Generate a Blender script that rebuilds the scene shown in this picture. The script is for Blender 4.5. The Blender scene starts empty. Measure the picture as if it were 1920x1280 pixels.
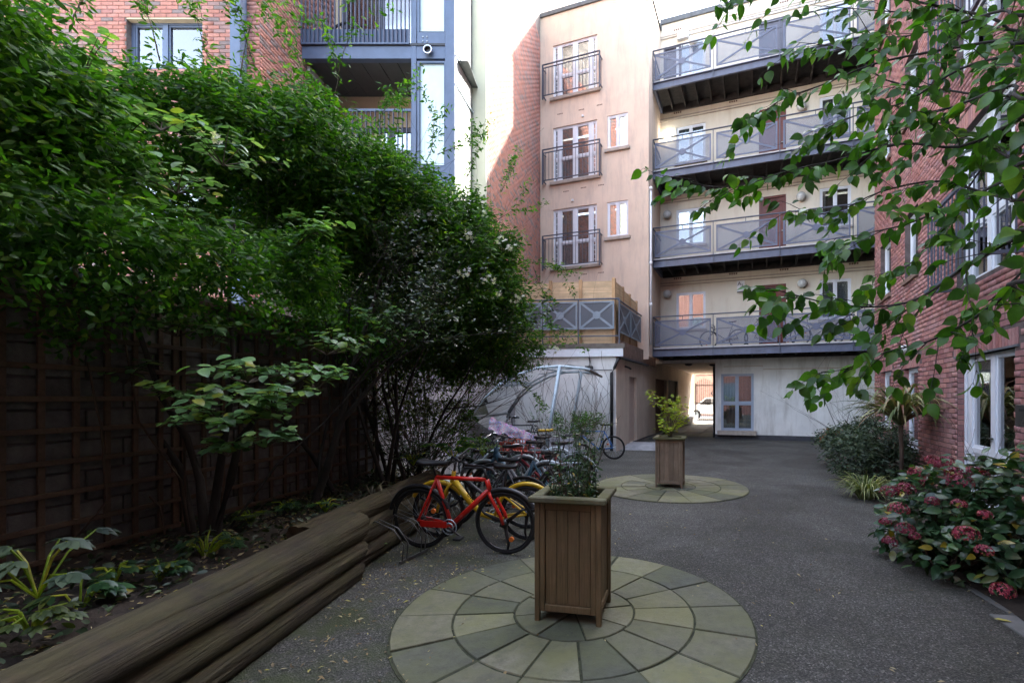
import bpy, math, random
import numpy as np
from mathutils import Vector, Matrix, Euler
R = math.radians
rnd = random.Random(7)
nrg = np.random.default_rng(11)
scene = bpy.context.scene
COL = scene.collection

# ------------------------------------------------ camera, sky, sun, exposure
F = 890.0; CX = 1100.0; CY = 745.0; H = 1.5      # focal length and principal point of the photograph, eye height
cam = bpy.data.cameras.new('camera'); cam_o = bpy.data.objects.new('camera', cam); COL.objects.link(cam_o)
cam_o.location = (0, 0, H); cam_o.rotation_euler = (R(90), 0, 0)
cam.sensor_width = 36; cam.lens = F/1920*36; cam.shift_x = (960-CX)/1920; cam.shift_y = (CY-640)/1920
cam.clip_start = .05; cam.clip_end = 900
scene.camera = cam_o
SUN = Vector((4.27, 2.31, 4.14)).normalized()    # towards the sun
w = bpy.data.worlds.new('World'); scene.world = w; w.use_nodes = True
nt = w.node_tree; bg = nt.nodes['Background']
sky = nt.nodes.new('ShaderNodeTexSky'); sky.sky_type = 'NISHITA'; sky.sun_disc = False
sky.sun_elevation = math.asin(SUN.z); sky.sun_rotation = math.atan2(SUN.x, SUN.y)
sky.dust_density = 2.5; sky.air_density = 1.0; sky.ozone_density = 1.0
hs = nt.nodes.new('ShaderNodeHueSaturation'); hs.inputs['Saturation'].default_value = .66
nt.links.new(sky.outputs[0], hs.inputs['Color']); nt.links.new(hs.outputs[0], bg.inputs[0]); bg.inputs[1].default_value = .15
sl = bpy.data.lights.new('sun', 'SUN'); sl.energy = 2.3; sl.angle = R(.5); sl.color = (1, .95, .86)
so = bpy.data.objects.new('sun', sl); COL.objects.link(so); so.location = (20, 10, 30)
so.rotation_euler = SUN.to_track_quat('Z', 'Y').to_euler()
scene.view_settings.view_transform = 'Standard'; scene.view_settings.look = 'None'
scene.view_settings.exposure = 3.62; scene.view_settings.gamma = 1; scene.view_settings.use_curve_mapping = False
cy = scene.cycles; cy.max_bounces = 8; cy.diffuse_bounces = 4; cy.glossy_bounces = 4; cy.transmission_bounces = 4
cy.transparent_max_bounces = 16; cy.use_denoising = True; cy.caustics_reflective = False; cy.caustics_refractive = False
cy.sample_clamp_indirect = 6

# ------------------------------------------------ frames of the place (x axis, y axis, turn about z)
class Frame:
    def __init__(s, rot):
        s.rot = rot; s.u = (math.cos(rot), math.sin(rot)); s.v = (-math.sin(rot), math.cos(rot))
    def ray(s, px, py):
        d = ((px-CX)/F, 1.0, -(py-CY)/F)
        return d[0]*s.u[0]+d[1]*s.u[1], d[0]*s.v[0]+d[1]*s.v[1], d[2]
    def at_y(s, px, py, y):         # where the sight line meets the plane y
        a, b, c = s.ray(px, py); k = y/b; return a*k, H+c*k
    def at_x(s, px, py, x):
        a, b, c = s.ray(px, py); k = x/a; return b*k, H+c*k
    def world(s, x, y, z=0): return (x*s.u[0]+y*s.v[0], x*s.u[1]+y*s.v[1], z)
FB = Frame(-math.atan2(.3378, .9413))     # the apartment block round the yard
FW = Frame(-math.atan2(.1187, 1.0))       # the garden wall, shed front and the building on the left
FO = Frame(0.0)
def P(px, py, Y): return Vector(((px-CX)/F*Y, Y, H-(py-CY)/F*Y))
def G(px, py, z=0):
    Y = F*(H-z)/(py-CY); return Vector(((px-CX)/F*Y, Y, z))

# ------------------------------------------------ materials
def nodes_of(m): return m.node_tree.nodes, m.node_tree.links
def base_mat(name):
    m = bpy.data.materials.new(name); m.use_nodes = True; return m
def N(m, t, **kw):
    n = m.node_tree.nodes.new(t)
    for k, v in kw.items():
        if k.startswith('i_'):
            n.inputs[k[2:].replace('_', ' ')].default_value = v
        else: setattr(n, k, v)
    return n
def L(m, a, b): m.node_tree.links.new(a, b)
def c4(c): return (c[0], c[1], c[2], 1)
def ramp(m, fac, stops, interp='LINEAR'):
    r = N(m, 'ShaderNodeValToRGB'); r.color_ramp.interpolation = interp
    el = r.color_ramp.elements
    while len(el) < len(stops): el.new(.5)
    for e, (p, c) in zip(el, stops): e.position = p; e.color = c4(c)
    L(m, fac, r.inputs[0]); return r.outputs[0]
def noise(m, vec, scale, detail=5, rough=.6, dist=0):
    n = N(m, 'ShaderNodeTexNoise'); n.inputs['Scale'].default_value = scale
    n.inputs['Detail'].default_value = detail; n.inputs['Roughness'].default_value = rough; n.inputs['Distortion'].default_value = dist
    if vec: L(m, vec, n.inputs['Vector'])
    return n.outputs[0]
def mapping(m, scale=(1, 1, 1), rot=(0, 0, 0), world=False):
    if world:
        g = N(m, 'ShaderNodeNewGeometry'); src = g.outputs['Position']
    else:
        t = N(m, 'ShaderNodeTexCoord'); src = t.outputs['Object']
    mp = N(m, 'ShaderNodeMapping'); mp.inputs['Scale'].default_value = scale; mp.inputs['Rotation'].default_value = rot
    L(m, src, mp.inputs[0]); return mp.outputs[0]
def mixc(m, fac, a, b, mode='MIX'):
    n = N(m, 'ShaderNodeMix', data_type='RGBA', blend_type=mode)
    for i, v in ((0, fac), (6, a), (7, b)):
        if isinstance(v, (int, float)): n.inputs[i].default_value = v
        elif isinstance(v, tuple): n.inputs[i].default_value = c4(v)
        else: L(m, v, n.inputs[i])
    return n.outputs[2]
def math_(m, op, a, b=0.0):
    n = N(m, 'ShaderNodeMath', operation=op)
    for i, v in ((0, a), (1, b)):
        if isinstance(v, (int, float)): n.inputs[i].default_value = v
        else: L(m, v, n.inputs[i])
    return n.outputs[0]
def rand_of(m):
    o = N(m, 'ShaderNodeObjectInfo'); g = N(m, 'ShaderNodeNewGeometry')
    s = math_(m, 'ADD', o.outputs['Random'], g.outputs['Random Per Island'])
    return math_(m, 'FRACT', s)
def bump(m, h, strength, dist=.01):
    b = N(m, 'ShaderNodeBump'); b.inputs['Strength'].default_value = strength; b.inputs['Distance'].default_value = dist
    L(m, h, b.inputs['Height']); L(m, b.outputs[0], m.node_tree.nodes['Principled BSDF'].inputs['Normal'])
def setp(m, **kw):
    p = m.node_tree.nodes['Principled BSDF']
    for k, v in kw.items():
        i = p.inputs[k.replace('_', ' ')]
        if isinstance(v, tuple) and len(v) == 3: i.default_value = c4(v)
        elif isinstance(v, (int, float)): i.default_value = v
        else: L(m, v, i)
def plain(name, col, rough=.6, metal=0, var=.12, scale=6, bmp=0, bscale=80, grime=None, stretch=(1, 1, 1), islands=0.0, spec=.5):
    """paint, plastic, stone, render: a base colour with uneven tone, fine relief and optional dirt"""
    m = base_mat(name); v = mapping(m, stretch)
    n1 = noise(m, v, scale, 6, .65)
    d = tuple(x*(1-var*1.6) for x in col); b = tuple(min(1, x*(1+var)) for x in col)
    c = ramp(m, n1, [(.3, d), (.7, b)])
    if islands:
        r = rand_of(m); c = mixc(m, 1.0, c, ramp(m, r, [(0, (1-islands,)*3), (1, (1+islands*.6,)*3)]), 'MULTIPLY')
    if grime:
        n2 = noise(m, mapping(m, (2.6, 2.6, .4)), 1.6, 8, .72)
        k = ramp(m, n2, [(.48, (0, 0, 0)), (.72, (1, 1, 1))])
        c = mixc(m, math_(m, 'MULTIPLY', k, grime[1]), c, grime[0])
    setp(m, Base_Color=c, Roughness=rough, Metallic=metal)
    m.node_tree.nodes['Principled BSDF'].inputs['Specular IOR Level'].default_value = spec
    if bmp: bump(m, noise(m, v, bscale, 4, .7), bmp, .004)
    return m
def brick_mat(name, cols, spill=.12):
    m = base_mat(name); r = rand_of(m); n = len(cols)
    c = ramp(m, r, [(i/n, x) for i, x in enumerate(cols)], 'CONSTANT')
    g = N(m, 'ShaderNodeNewGeometry'); pos = g.outputs['Position']
    n1 = noise(m, pos, 22, 6, .7); c = mixc(m, .38, c, ramp(m, n1, [(.3, (.35, .33, .32)), (.7, (1.25, 1.2, 1.2))]), 'MULTIPLY')
    n2 = noise(m, pos, 1.1, 7, .7); k = ramp(m, n2, [(.5, (0, 0, 0)), (.75, (1, 1, 1))])
    c = mixc(m, math_(m, 'MULTIPLY', k, .4), c, (.42, .34, .33))
    setp(m, Base_Color=c, Roughness=.86); bump(m, noise(m, pos, 140, 4, .7), .5, .003); return m
def wood(name, c1, c2, scale=(18, 18, 1.2), rough=.75, moss=0, bmp=.5, bd=.006):
    m = base_mat(name); v = mapping(m, scale)
    w1 = noise(m, v, 3.0, 8, .7, .8)
    c = ramp(m, w1, [(.3, c1), (.68, c2)])
    r = rand_of(m); c = mixc(m, 1.0, c, ramp(m, r, [(0, (.8,)*3), (1, (1.12,)*3)]), 'MULTIPLY')
    n0 = noise(m, mapping(m, (1, 1, 1), (0, 0, 0), True), 2.3, 5, .6)
    c = mixc(m, ramp(m, n0, [(.42, (0, 0, 0)), (.68, (.6, .6, .6))]), c, tuple(x*.55 for x in c1))
    if moss:
        n2 = noise(m, mapping(m, (1, 1, 1), (0, 0, 0), True), 5, 6, .7)
        c = mixc(m, math_(m, 'MULTIPLY', ramp(m, n2, [(.38, (0, 0, 0)), (.6, (1, 1, 1))]), moss), c, (.085, .08, .02))
    setp(m, Base_Color=c, Roughness=rough); bump(m, w1, bmp, bd); return m
def leafy(name, stops, rough=.42, trans=.3, spec=.5, nscale=30):
    m = base_mat(name); r = rand_of(m)
    c = ramp(m, r, stops)
    g = N(m, 'ShaderNodeNewGeometry'); n1 = noise(m, g.outputs['Position'], nscale, 3, .6)
    c = mixc(m, .6, c, ramp(m, n1, [(.3, (.6, .6, .6)), (.7, (1.25, 1.25, 1.2))]), 'MULTIPLY')
    n2 = noise(m, g.outputs['Position'], 3.2, 3, .6); c = mixc(m, 1.0, c, ramp(m, n2, [(.32, (.6, .62, .7)), (.66, (1.45, 1.4, 1.15))]), 'MULTIPLY')
    p = m.node_tree.nodes['Principled BSDF']; setp(m, Base_Color=c, Roughness=rough)
    p.inputs['Specular IOR Level'].default_value = spec
    tr = N(m, 'ShaderNodeBsdfTranslucent'); L(m, mixc(m, 1.0, c, (1.3, 1.5, .5), 'MULTIPLY'), tr.inputs[0])
    mx = N(m, 'ShaderNodeMixShader'); mx.inputs[0].default_value = trans
    L(m, p.outputs[0], mx.inputs[1]); L(m, tr.outputs[0], mx.inputs[2])
    L(m, mx.outputs[0], m.node_tree.nodes['Material Output'].inputs[0]); return m
def see_through(name, tint, fac, gloss_rough=.03, base=None):
    """window glass (base None) or fine perforated sheet (base = sheet colour)"""
    m = base_mat(name); nd = m.node_tree.nodes
    tr = N(m, 'ShaderNodeBsdfTransparent'); tr.inputs[0].default_value = c4(tint)
    mx = N(m, 'ShaderNodeMixShader')
    if base is None:
        g = N(m, 'ShaderNodeBsdfGlossy'); g.inputs['Roughness'].default_value = gloss_rough
        g.inputs[0].default_value = (1, 1, 1, 1)
        fr = N(m, 'ShaderNodeFresnel'); fr.inputs[0].default_value = 1.5
        k = math_(m, 'ADD', math_(m, 'MULTIPLY', fr.outputs[0], 1.5), fac)
        L(m, k, mx.inputs[0]); sh = g.outputs[0]
    else:
        setp(m, Base_Color=base, Roughness=.45); sh = nd['Principled BSDF'].outputs[0]; mx.inputs[0].default_value = fac
    L(m, tr.outputs[0], mx.inputs[1]); L(m, sh, mx.inputs[2]); L(m, mx.outputs[0], nd['Material Output'].inputs[0]); return m

M = {}
M['brick_left'] = brick_mat('brick_left', [(.40, .18, .135), (.44, .205, .155), (.35, .155, .125), (.42, .21, .165), (.2, .16, .15), (.38, .17, .125), (.43, .195, .15), (.29, .185, .165)])
M['brick_right'] = brick_mat('brick_right', [(.34, .145, .125), (.38, .175, .155), (.30, .12, .11), (.36, .18, .17), (.27, .115, .11), (.40, .19, .16), (.31, .15, .145)])
M['brick_plain'] = plain('far_brickwork', (.30, .15, .12), .9, var=.25)
M['mortar'] = plain('mortar', (.2, .17, .15), .95, var=.3, bmp=.5)
M['mortar_dark'] = plain('mortar_dark', (.11, .085, .08), .95, var=.3, bmp=.5)
M['render_pink'] = plain('render_pink', (.70, .56, .44), .9, var=.06, scale=1.2, bmp=.5, bscale=60, grime=((.36, .29, .26), .5))
M['render_white'] = plain('render_white', (.74, .68, .56), .9, var=.05, scale=1.0, bmp=.4, bscale=60, grime=((.5, .40, .28), .4))
M['render_side'] = plain('render_side', (.60, .52, .43), .9, var=.08, scale=1.5, bmp=.4, bscale=60, grime=((.3, .22, .18), .5))
M['render_shed'] = plain('render_shed', (.80, .80, .77), .9, var=.08, scale=1.4, bmp=.4, bscale=50, grime=((.38, .35, .30), .6))
M['fascia_white'] = plain('fascia_white', (.74, .78, .82), .6, var=.06)
M['parapet'] = plain('parapet', (.16, .14, .12), .9, var=.3, bmp=.5)
M['brown_band'] = plain('brown_band', (.2, .13, .1), .9, var=.25, bmp=.5)
M['plinth'] = plain('plinth', (.055, .055, .065), .7, var=.2)
M['coping'] = plain('coping', (.10, .11, .12), .6, var=.2)
M['sill'] = plain('sill', (.46, .40, .34), .9, var=.12, bmp=.4, grime=((.2, .17, .14), .5))
M['brown_sill'] = plain('brown_sill', (.19, .12, .09), .9, var=.2, bmp=.4)
M['white_frame'] = plain('white_frame', (.72, .75, .80), .4, var=.04)
M['blue_frame'] = plain('blue_grey_frame', (.36, .43, .53), .4, var=.04)
M['steel_blue'] = plain('steel_blue', (.085, .125, .20), .45, var=.1, scale=3)
M['rail_grey'] = plain('rail_grey', (.075, .085, .115), .5, var=.15, scale=3)
M['walk_steel'] = plain('walk_steel', (.115, .13, .19), .5, var=.12, scale=3, grime=((.06, .055, .055), .4))
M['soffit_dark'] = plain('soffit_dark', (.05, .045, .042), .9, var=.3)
M['deck_edge'] = plain('deck_edge', (.55, .53, .5), .8, var=.12)
M['perf'] = see_through('perforated_sheet', (1, 1, 1), .38, base=(.13, .15, .21))
M['perf_dark'] = see_through('perforated_sheet_dark', (1, 1, 1), .82, base=(.10, .115, .14))
M['glass'] = see_through('glass', (.72, .78, .8), .16)
M['frost'] = plain('frosted_glass', (.50, .63, .64), .12, var=.08, scale=1.2, spec=.9)
M['curtain'] = plain('curtain', (.62, .62, .60), .9, var=.35, scale=5, stretch=(6, 6, .1))
M['curtain_pale'] = plain('curtain_pale', (.5, .57, .55), .9, var=.3, scale=5, stretch=(8, 8, .1))
M['curtain_blue'] = plain('curtain_blue', (.16, .22, .27), .9, var=.3, scale=5, stretch=(8, 8, .1))
M['blind'] = plain('blind', (.60, .62, .72), .8, var=.05)
M['dark_room'] = plain('dark_room', (.05, .045, .045), .9)
M['gold'] = plain('gold_curtain', (.5, .33, .08), .8, var=.3, scale=5, stretch=(6, 6, .2))
M['lace'] = plain('lace', (.55, .55, .56), .9, var=.5, scale=60)
M['door_red'] = wood('door_red', (.11, .022, .012), (.22, .045, .025), rough=.45, bmp=.2)
M['door_grey'] = plain('door_grey', (.10, .10, .13), .6)
M['door_beige'] = plain('door_beige', (.52, .42, .36), .7, var=.06)
M['black'] = plain('black_metal', (.018, .018, .02), .45, var=.2)
M['globe'] = plain('globe_glass', (.62, .64, .62), .25, var=.15, scale=12)
M['white'] = plain('white_plastic', (.75, .75, .75), .5, var=.05)
M['screen_wood'] = wood('screen_wood', (.58, .40, .22), (.76, .58, .36), (1.2, 18, 18), .8, bmp=.3)
M['post_wood'] = wood('post_wood', (.42, .25, .12), (.58, .38, .2), bmp=.3)
M['planter_wood'] = wood('planter_wood', (.10, .065, .030), (.25, .165, .082), (30, 30, 1.2), .75, moss=.18)
M['planter_far'] = wood('planter_wood_weathered', (.20, .135, .09), (.34, .25, .175), (30, 30, 1.2), .75, moss=.1)
M['planter_cap'] = wood('planter_cap', (.10, .09, .055), (.17, .16, .09), (8, 8, 8), .85, moss=.85)
M['log'] = wood('log_wood', (.014, .010, .006), (.115, .085, .05), (9, .35, 9), .8, moss=.4, bmp=1.0, bd=.03)
M['log_end'] = plain('log_end', (.085, .065, .04), .9, var=.35, scale=12, bmp=.5)
M['trellis'] = wood('trellis_wood', (.075, .045, .028), (.15, .095, .06), (10, 10, 10), .85, bmp=.4)
M['block'] = plain('concrete_block', (.14, .128, .118), .95, var=.25, scale=14, bmp=1.0, bscale=70, islands=.25)
M['block_white'] = plain('painted_block', (.34, .34, .36), .9, var=.14, scale=9, bmp=.7, bscale=50, islands=.1, grime=((.16, .15, .16), .5))
M['galv'] = plain('galvanised', (.45, .53, .58), .45, .1, var=.15, scale=10)
M['steel_dull'] = plain('steel_dull', (.16, .16, .16), .4, .5, var=.2)
M['brace_pale'] = plain('brace_pale', (.22, .27, .32), .5, var=.1)
M['poly'] = see_through('polycarbonate', (.9, .93, .95), .03)
M['soil'] = plain('soil', (.028, .019, .013), .95, var=.5, scale=14, bmp=1.0, bscale=60)
M['stone'] = None
M['slate_leaf'] = None
M['tyre'] = plain('tyre', (.014, .014, .015), .75)
M['chrome'] = plain('chrome', (.6, .62, .64), .2, 1.0, var=.08)
M['red'] = plain('red_paint', (.62, .02, .012), .28, var=.05)
M['yellow'] = plain('yellow_paint', (.62, .40, .02), .32, var=.08)
M['teal'] = plain('teal_paint', (.05, .13, .19), .35, var=.1)
M['blue'] = plain('blue_paint', (.03, .19, .52), .35, var=.1)
M['grey'] = plain('grey_paint', (.09, .09, .10), .4, var=.1)
M['green'] = plain('green_paint', (.03, .08, .05), .4, var=.1)
M['maroon'] = plain('maroon_paint', (.28, .03, .04), .4, var=.1)
M['orange'] = plain('orange_reflector', (.75, .18, .03), .3)
M['basket_red'] = plain('basket_red', (.5, .07, .03), .5)
M['slab'] = plain('concrete_slab', (.30, .30, .31), .85, var=.2, scale=4, bmp=.6)
M['slab_dark'] = plain('slab_dark', (.13, .13, .125), .85, var=.25, scale=4, bmp=.6, islands=.15)
M['street'] = plain('street_paving', (.42, .38, .33), .9, var=.12)
M['pink_wall'] = plain('far_brick', (.46, .27, .2), .9, var=.15)
M['car_white'] = plain('car_white', (.72, .72, .72), .25, var=.02)
M['bark'] = plain('bark', (.030, .024, .019), .9, var=.4, scale=12, bmp=1, bscale=40, stretch=(1, 1, .3))
M['bark_brown'] = plain('bark_brown', (.075, .048, .032), .9, var=.4, scale=12, bmp=1, bscale=40, stretch=(1, 1, .3))
M['twig'] = plain('twig', (.10, .075, .055), .85, var=.3)
M['twig_dark'] = plain('twig_dark', (.018, .014, .012), .8, var=.3)
M['box_metal'] = plain('letterbox_metal', (.10, .095, .09), .35, .6)
M['paper'] = plain('paper_white', (.66, .67, .74), .7, var=.06)
M['clad_white'] = plain('white_cladding', (.74, .74, .70), .5, var=.03)
M['pillar_green'] = plain('sage_pillar', (.40, .43, .35), .7, var=.06, scale=1)
M['cream'] = plain('cream_panel', (.55, .48, .34), .7, var=.05)
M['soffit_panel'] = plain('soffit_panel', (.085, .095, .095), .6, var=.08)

# asphalt with aggregate and moss, paving stone
def asphalt():
    m = base_mat('asphalt'); v = mapping(m, world=True)
    vo = N(m, 'ShaderNodeTexVoronoi'); vo.inputs['Scale'].default_value = 115; L(m, v, vo.inputs['Vector'])
    c = ramp(m, vo.outputs['Color'], [(.15, (.034, .033, .031)), (.5, (.068, .066, .061)), (.78, (.125, .121, .113)), (.96, (.28, .275, .26))])
    n1 = noise(m, v, .9, 8, .65); c = mixc(m, .85, c, ramp(m, n1, [(.3, (.5, .48, .43)), (.7, (1.25, 1.25, 1.22))]), 'MULTIPLY')
    n5 = noise(m, v, .35, 4, .5, 1.5); c = mixc(m, .8, c, ramp(m, n5, [(.44, (.68, .67, .65)), (.5, (1, 1, 1)), (.62, (1.2, 1.2, 1.2))]), 'MULTIPLY')
    sp = N(m, 'ShaderNodeSeparateXYZ'); L(m, v, sp.inputs[0])
    mr = N(m, 'ShaderNodeMapRange'); L(m, sp.outputs[0], mr.inputs[0])
    for i, x in zip((1, 2, 3, 4), (.6, -1.9, .15, .95)): mr.inputs[i].default_value = x
    n2 = noise(m, v, 2.6, 8, .7); k = math_(m, 'MULTIPLY', ramp(m, n2, [(.42, (0, 0, 0)), (.62, (1, 1, 1))]), mr.outputs[0])
    c = mixc(m, k, c, mixc(m, noise(m, v, 60, 3), (.028, .036, .012), (.062, .075, .024)))
    setp(m, Base_Color=c, Roughness=.85); bump(m, vo.outputs['Distance'], 1.0, .008); return m
M['asphalt'] = asphalt()
def paving():
    m = base_mat('paving_stone'); v = mapping(m, world=True); r = rand_of(m)
    c = ramp(m, r, [(0, (.095, .10, .075)), (.3, (.135, .13, .10)), (.7, (.18, .17, .13)), (1, (.12, .125, .10))])
    n1 = noise(m, v, 13, 10, .78); c = mixc(m, .9, c, ramp(m, n1, [(.3, (.45, .46, .44)), (.7, (1.45, 1.45, 1.4))]), 'MULTIPLY')
    n2 = noise(m, v, 1.7, 6, .65); k = math_(m, 'MULTIPLY', ramp(m, n2, [(.34, (0, 0, 0)), (.58, (1, 1, 1))]), .8)
    c = mixc(m, k, c, (.125, .13, .055))
    n3 = noise(m, v, 26, 4, .8); c = mixc(m, ramp(m, n3, [(.62, (0, 0, 0)), (.74, (.75, .75, .75))]), c, (.035, .04, .028))
    n4 = noise(m, v, 3.3, 8, .75, .6); c = mixc(m, ramp(m, n4, [(.5, (0, 0, 0)), (.72, (.6, .6, .6))]), c, (.06, .062, .055))
    c = mixc(m, 1.0, c, ramp(m, r, [(0, (.72, .74, .76)), (.5, (1.05, 1.03, .98)), (1, (1.3, 1.25, 1.15))]), 'MULTIPLY')
    setp(m, Base_Color=c, Roughness=.72); bump(m, n1, .8, .01); return m
M['stone'] = paving()
M['joint'] = plain('joint_soil', (.04, .045, .022), .95, var=.5, scale=20)
M['lf_round'] = leafy('round_leaf', [(0, (.06, .13, .055)), (.45, (.12, .24, .105)), (.8, (.18, .32, .16)), (.93, (.22, .34, .07)), (1, (.26, .26, .04))], .34, .35, .7)
M['lf_fine'] = leafy('fine_leaf', [(0, (.020, .065, .010)), (.5, (.042, .135, .014)), (.85, (.075, .20, .018)), (1, (.15, .25, .03))], .5, .42, .3)
M['lf_tree'] = leafy('broad_leaf', [(0, (.022, .078, .010)), (.5, (.048, .145, .014)), (.85, (.08, .21, .018)), (1, (.14, .25, .025))], .38, .46, .55, 18)
M['lf_dark'] = leafy('dark_leaf', [(0, (.016, .034, .018)), (.6, (.03, .06, .028)), (1, (.055, .08, .02))], .45, .2)
M['lf_olive'] = leafy('olive_leaf', [(0, (.03, .055, .02)), (.6, (.065, .10, .028)), (1, (.11, .15, .03))], .5, .35)
M['lf_grey'] = leafy('grey_green_leaf', [(0, (.025, .045, .03)), (.6, (.05, .085, .05)), (1, (.10, .14, .09))], .5, .2)
M['lf_hyd'] = leafy('hydrangea_leaf', [(0, (.016, .05, .022)), (.6, (.032, .085, .035)), (.93, (.06, .13, .045)), (1, (.3, .22, .02))], .33, .25, .6, 25)
M['lf_maple'] = leafy('maple_leaf', [(0, (.20, .30, .03)), (.6, (.36, .45, .05)), (.9, (.48, .50, .08)), (1, (.45, .26, .08))], .5, .45)
M['lf_stripe'] = leafy('striped_blade', [(0, (.07, .12, .03)), (.5, (.16, .20, .07)), (1, (.32, .32, .16))], .5, .2)
M['lf_cord'] = leafy('cordyline_blade', [(0, (.08, .11, .05)), (.45, (.15, .20, .09)), (.7, (.38, .36, .20)), (.85, (.14, .06, .04)), (1, (.42, .34, .20))], .45, .2)
M['lf_dry'] = leafy('dry_blade', [(0, (.06, .055, .04)), (.6, (.11, .10, .075)), (1, (.17, .15, .10))], .7, .1)
M['lf_litter'] = leafy('fallen_leaf', [(0, (.10, .065, .035)), (.5, (.22, .16, .09)), (.85, (.38, .33, .2)), (1, (.42, .38, .08))], .8, .1)
M['fl_white'] = leafy('white_petal', [(0, (.55, .56, .62)), (1, (.75, .76, .8))], .6, .3)
M['fl_pink'] = leafy('pink_petal', [(0, (.12, .015, .035)), (.6, (.28, .03, .08)), (.9, (.42, .12, .18)), (1, (.3, .2, .12))], .6, .25, .3, 60)
M['fl_orange'] = leafy('orange_petal', [(0, (.5, .12, .03)), (1, (.65, .25, .10))], .6, .25)
M['wrap'] = None

# ------------------------------------------------ mesh builder
class MB:
    def __init__(s): s.v = []; s.f = []
    def quad(s, a, b, c, d):
        n = len(s.v); s.v += [tuple(a), tuple(b), tuple(c), tuple(d)]; s.f.append((n, n+1, n+2, n+3)); return s
    def box(s, x0, x1, y0, y1, z0, z1):
        n = len(s.v)
        s.v += [(x0, y0, z0), (x1, y0, z0), (x1, y1, z0), (x0, y1, z0), (x0, y0, z1), (x1, y0, z1), (x1, y1, z1), (x0, y1, z1)]
        s.f += [tuple(n+i for i in q) for q in ((3, 2, 1, 0), (4, 5, 6, 7), (0, 1, 5, 4), (1, 2, 6, 5), (2, 3, 7, 6), (3, 0, 4, 7))]; return s
    def bev(s, x0, x1, y0, y1, z0, z1, b=.006):
        """a box with its edges taken off"""
        c = [(x0+x1)/2, (y0+y1)/2, (z0+z1)/2]; h = [abs(x1-x0)/2, abs(y1-y0)/2, abs(z1-z0)/2]; b = min(b, min(h)*.45)
        idx = {}
        for sx in (-1, 1):
            for sy in (-1, 1):
                for sz in (-1, 1):
                    for ax in range(3):
                        p = [c[0]+sx*(h[0]-b), c[1]+sy*(h[1]-b), c[2]+sz*(h[2]-b)]; sg = (sx, sy, sz)
                        p[ax] = c[ax]+sg[ax]*h[ax]; idx[(sx, sy, sz, ax)] = len(s.v); s.v.append(tuple(p))
        for ax in range(3):
            o = [i for i in range(3) if i != ax]
            for sg in (-1, 1):
                q = []
                for a, b_ in ((-1, -1), (1, -1), (1, 1), (-1, 1)):
                    k = [0, 0, 0]; k[ax] = sg; k[o[0]] = a; k[o[1]] = b_; q.append(idx[(*k, ax)])
                s.f.append(tuple(q))
        for a1, a2 in ((0, 1), (0, 2), (1, 2)):
            a3 = 3-a1-a2
            for s1 in (-1, 1):
                for s2 in (-1, 1):
                    k = [0, 0, 0]; k[a1] = s1; k[a2] = s2; k[a3] = -1; k2 = list(k); k2[a3] = 1
                    s.f.append((idx[(*k, a1)], idx[(*k2, a1)], idx[(*k2, a2)], idx[(*k, a2)]))
        for sx in (-1, 1):
            for sy in (-1, 1):
                for sz in (-1, 1): s.f.append(tuple(idx[(sx, sy, sz, a)] for a in range(3)))
        return s
    def tube(s, pts, r, n=6, cap=True, r2=None):
        pts = [Vector(p) for p in pts]; m = len(pts); rings = []
        up = Vector((0, 0, 1))
        for i, p in enumerate(pts):
            d = (pts[min(i+1, m-1)]-pts[max(i-1, 0)])
            if d.length < 1e-9: d = Vector((0, 0, 1))
            d.normalize()
            a = d.cross(up if abs(d.z) < .95 else Vector((1, 0, 0))).normalized(); b = d.cross(a)
            rr = r if not isinstance(r, (list, tuple)) else r[i]
            if r2 is not None: rr = r+(r2-r)*i/(m-1)
            k = len(s.v)
            for j in range(n):
                t = 2*math.pi*j/n; s.v.append(tuple(p+a*(rr*math.cos(t))+b*(rr*math.sin(t))))
            rings.append(k)
        for i in range(m-1):
            for j in range(n):
                s.f.append((rings[i]+j, rings[i]+(j+1) % n, rings[i+1]+(j+1) % n, rings[i+1]+j))
        if cap: s.f.append(tuple(rings[0]+j for j in range(n))[::-1]); s.f.append(tuple(rings[-1]+j for j in range(n)))
        return s
    def ring(s, c, R_, r, ax='y', n=24, k=6, a0=0, a1=2*math.pi, sx=1.0):
        c = Vector(c); full = abs(a1-a0-2*math.pi) < 1e-6; m = n if full else n+1; base = len(s.v)
        for i in range(m):
            t = a0+(a1-a0)*i/n
            for j in range(k):
                q = 2*math.pi*j/k; rr = R_+r*math.cos(q); h = r*math.sin(q)*sx
                p = (rr*math.cos(t), h, rr*math.sin(t)) if ax == 'y' else ((rr*math.cos(t), rr*math.sin(t), h) if ax == 'z' else (h, rr*math.cos(t), rr*math.sin(t)))
                s.v.append(tuple(c+Vector(p)))
        for i in range(n):
            i2 = (i+1) % m
            if not full and i2 == 0: break
            for j in range(k): s.f.append((base+i*k+j, base+i*k+(j+1) % k, base+i2*k+(j+1) % k, base+i2*k+j))
        return s
    def ball(s, c, r, n=12, m=8, sq=(1, 1, 1)):
        c = Vector(c); b = len(s.v)
        for i in range(m+1):
            t = math.pi*i/m
            for j in range(n):
                q = 2*math.pi*j/n; s.v.append((c.x+r*sq[0]*math.sin(t)*math.cos(q), c.y+r*sq[1]*math.sin(t)*math.sin(q), c.z+r*sq[2]*math.cos(t)))
        for i in range(m):
            for j in range(n): s.f.append((b+i*n+j, b+(i+1)*n+j, b+(i+1)*n+(j+1) % n, b+i*n+(j+1) % n))
        return s
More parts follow.
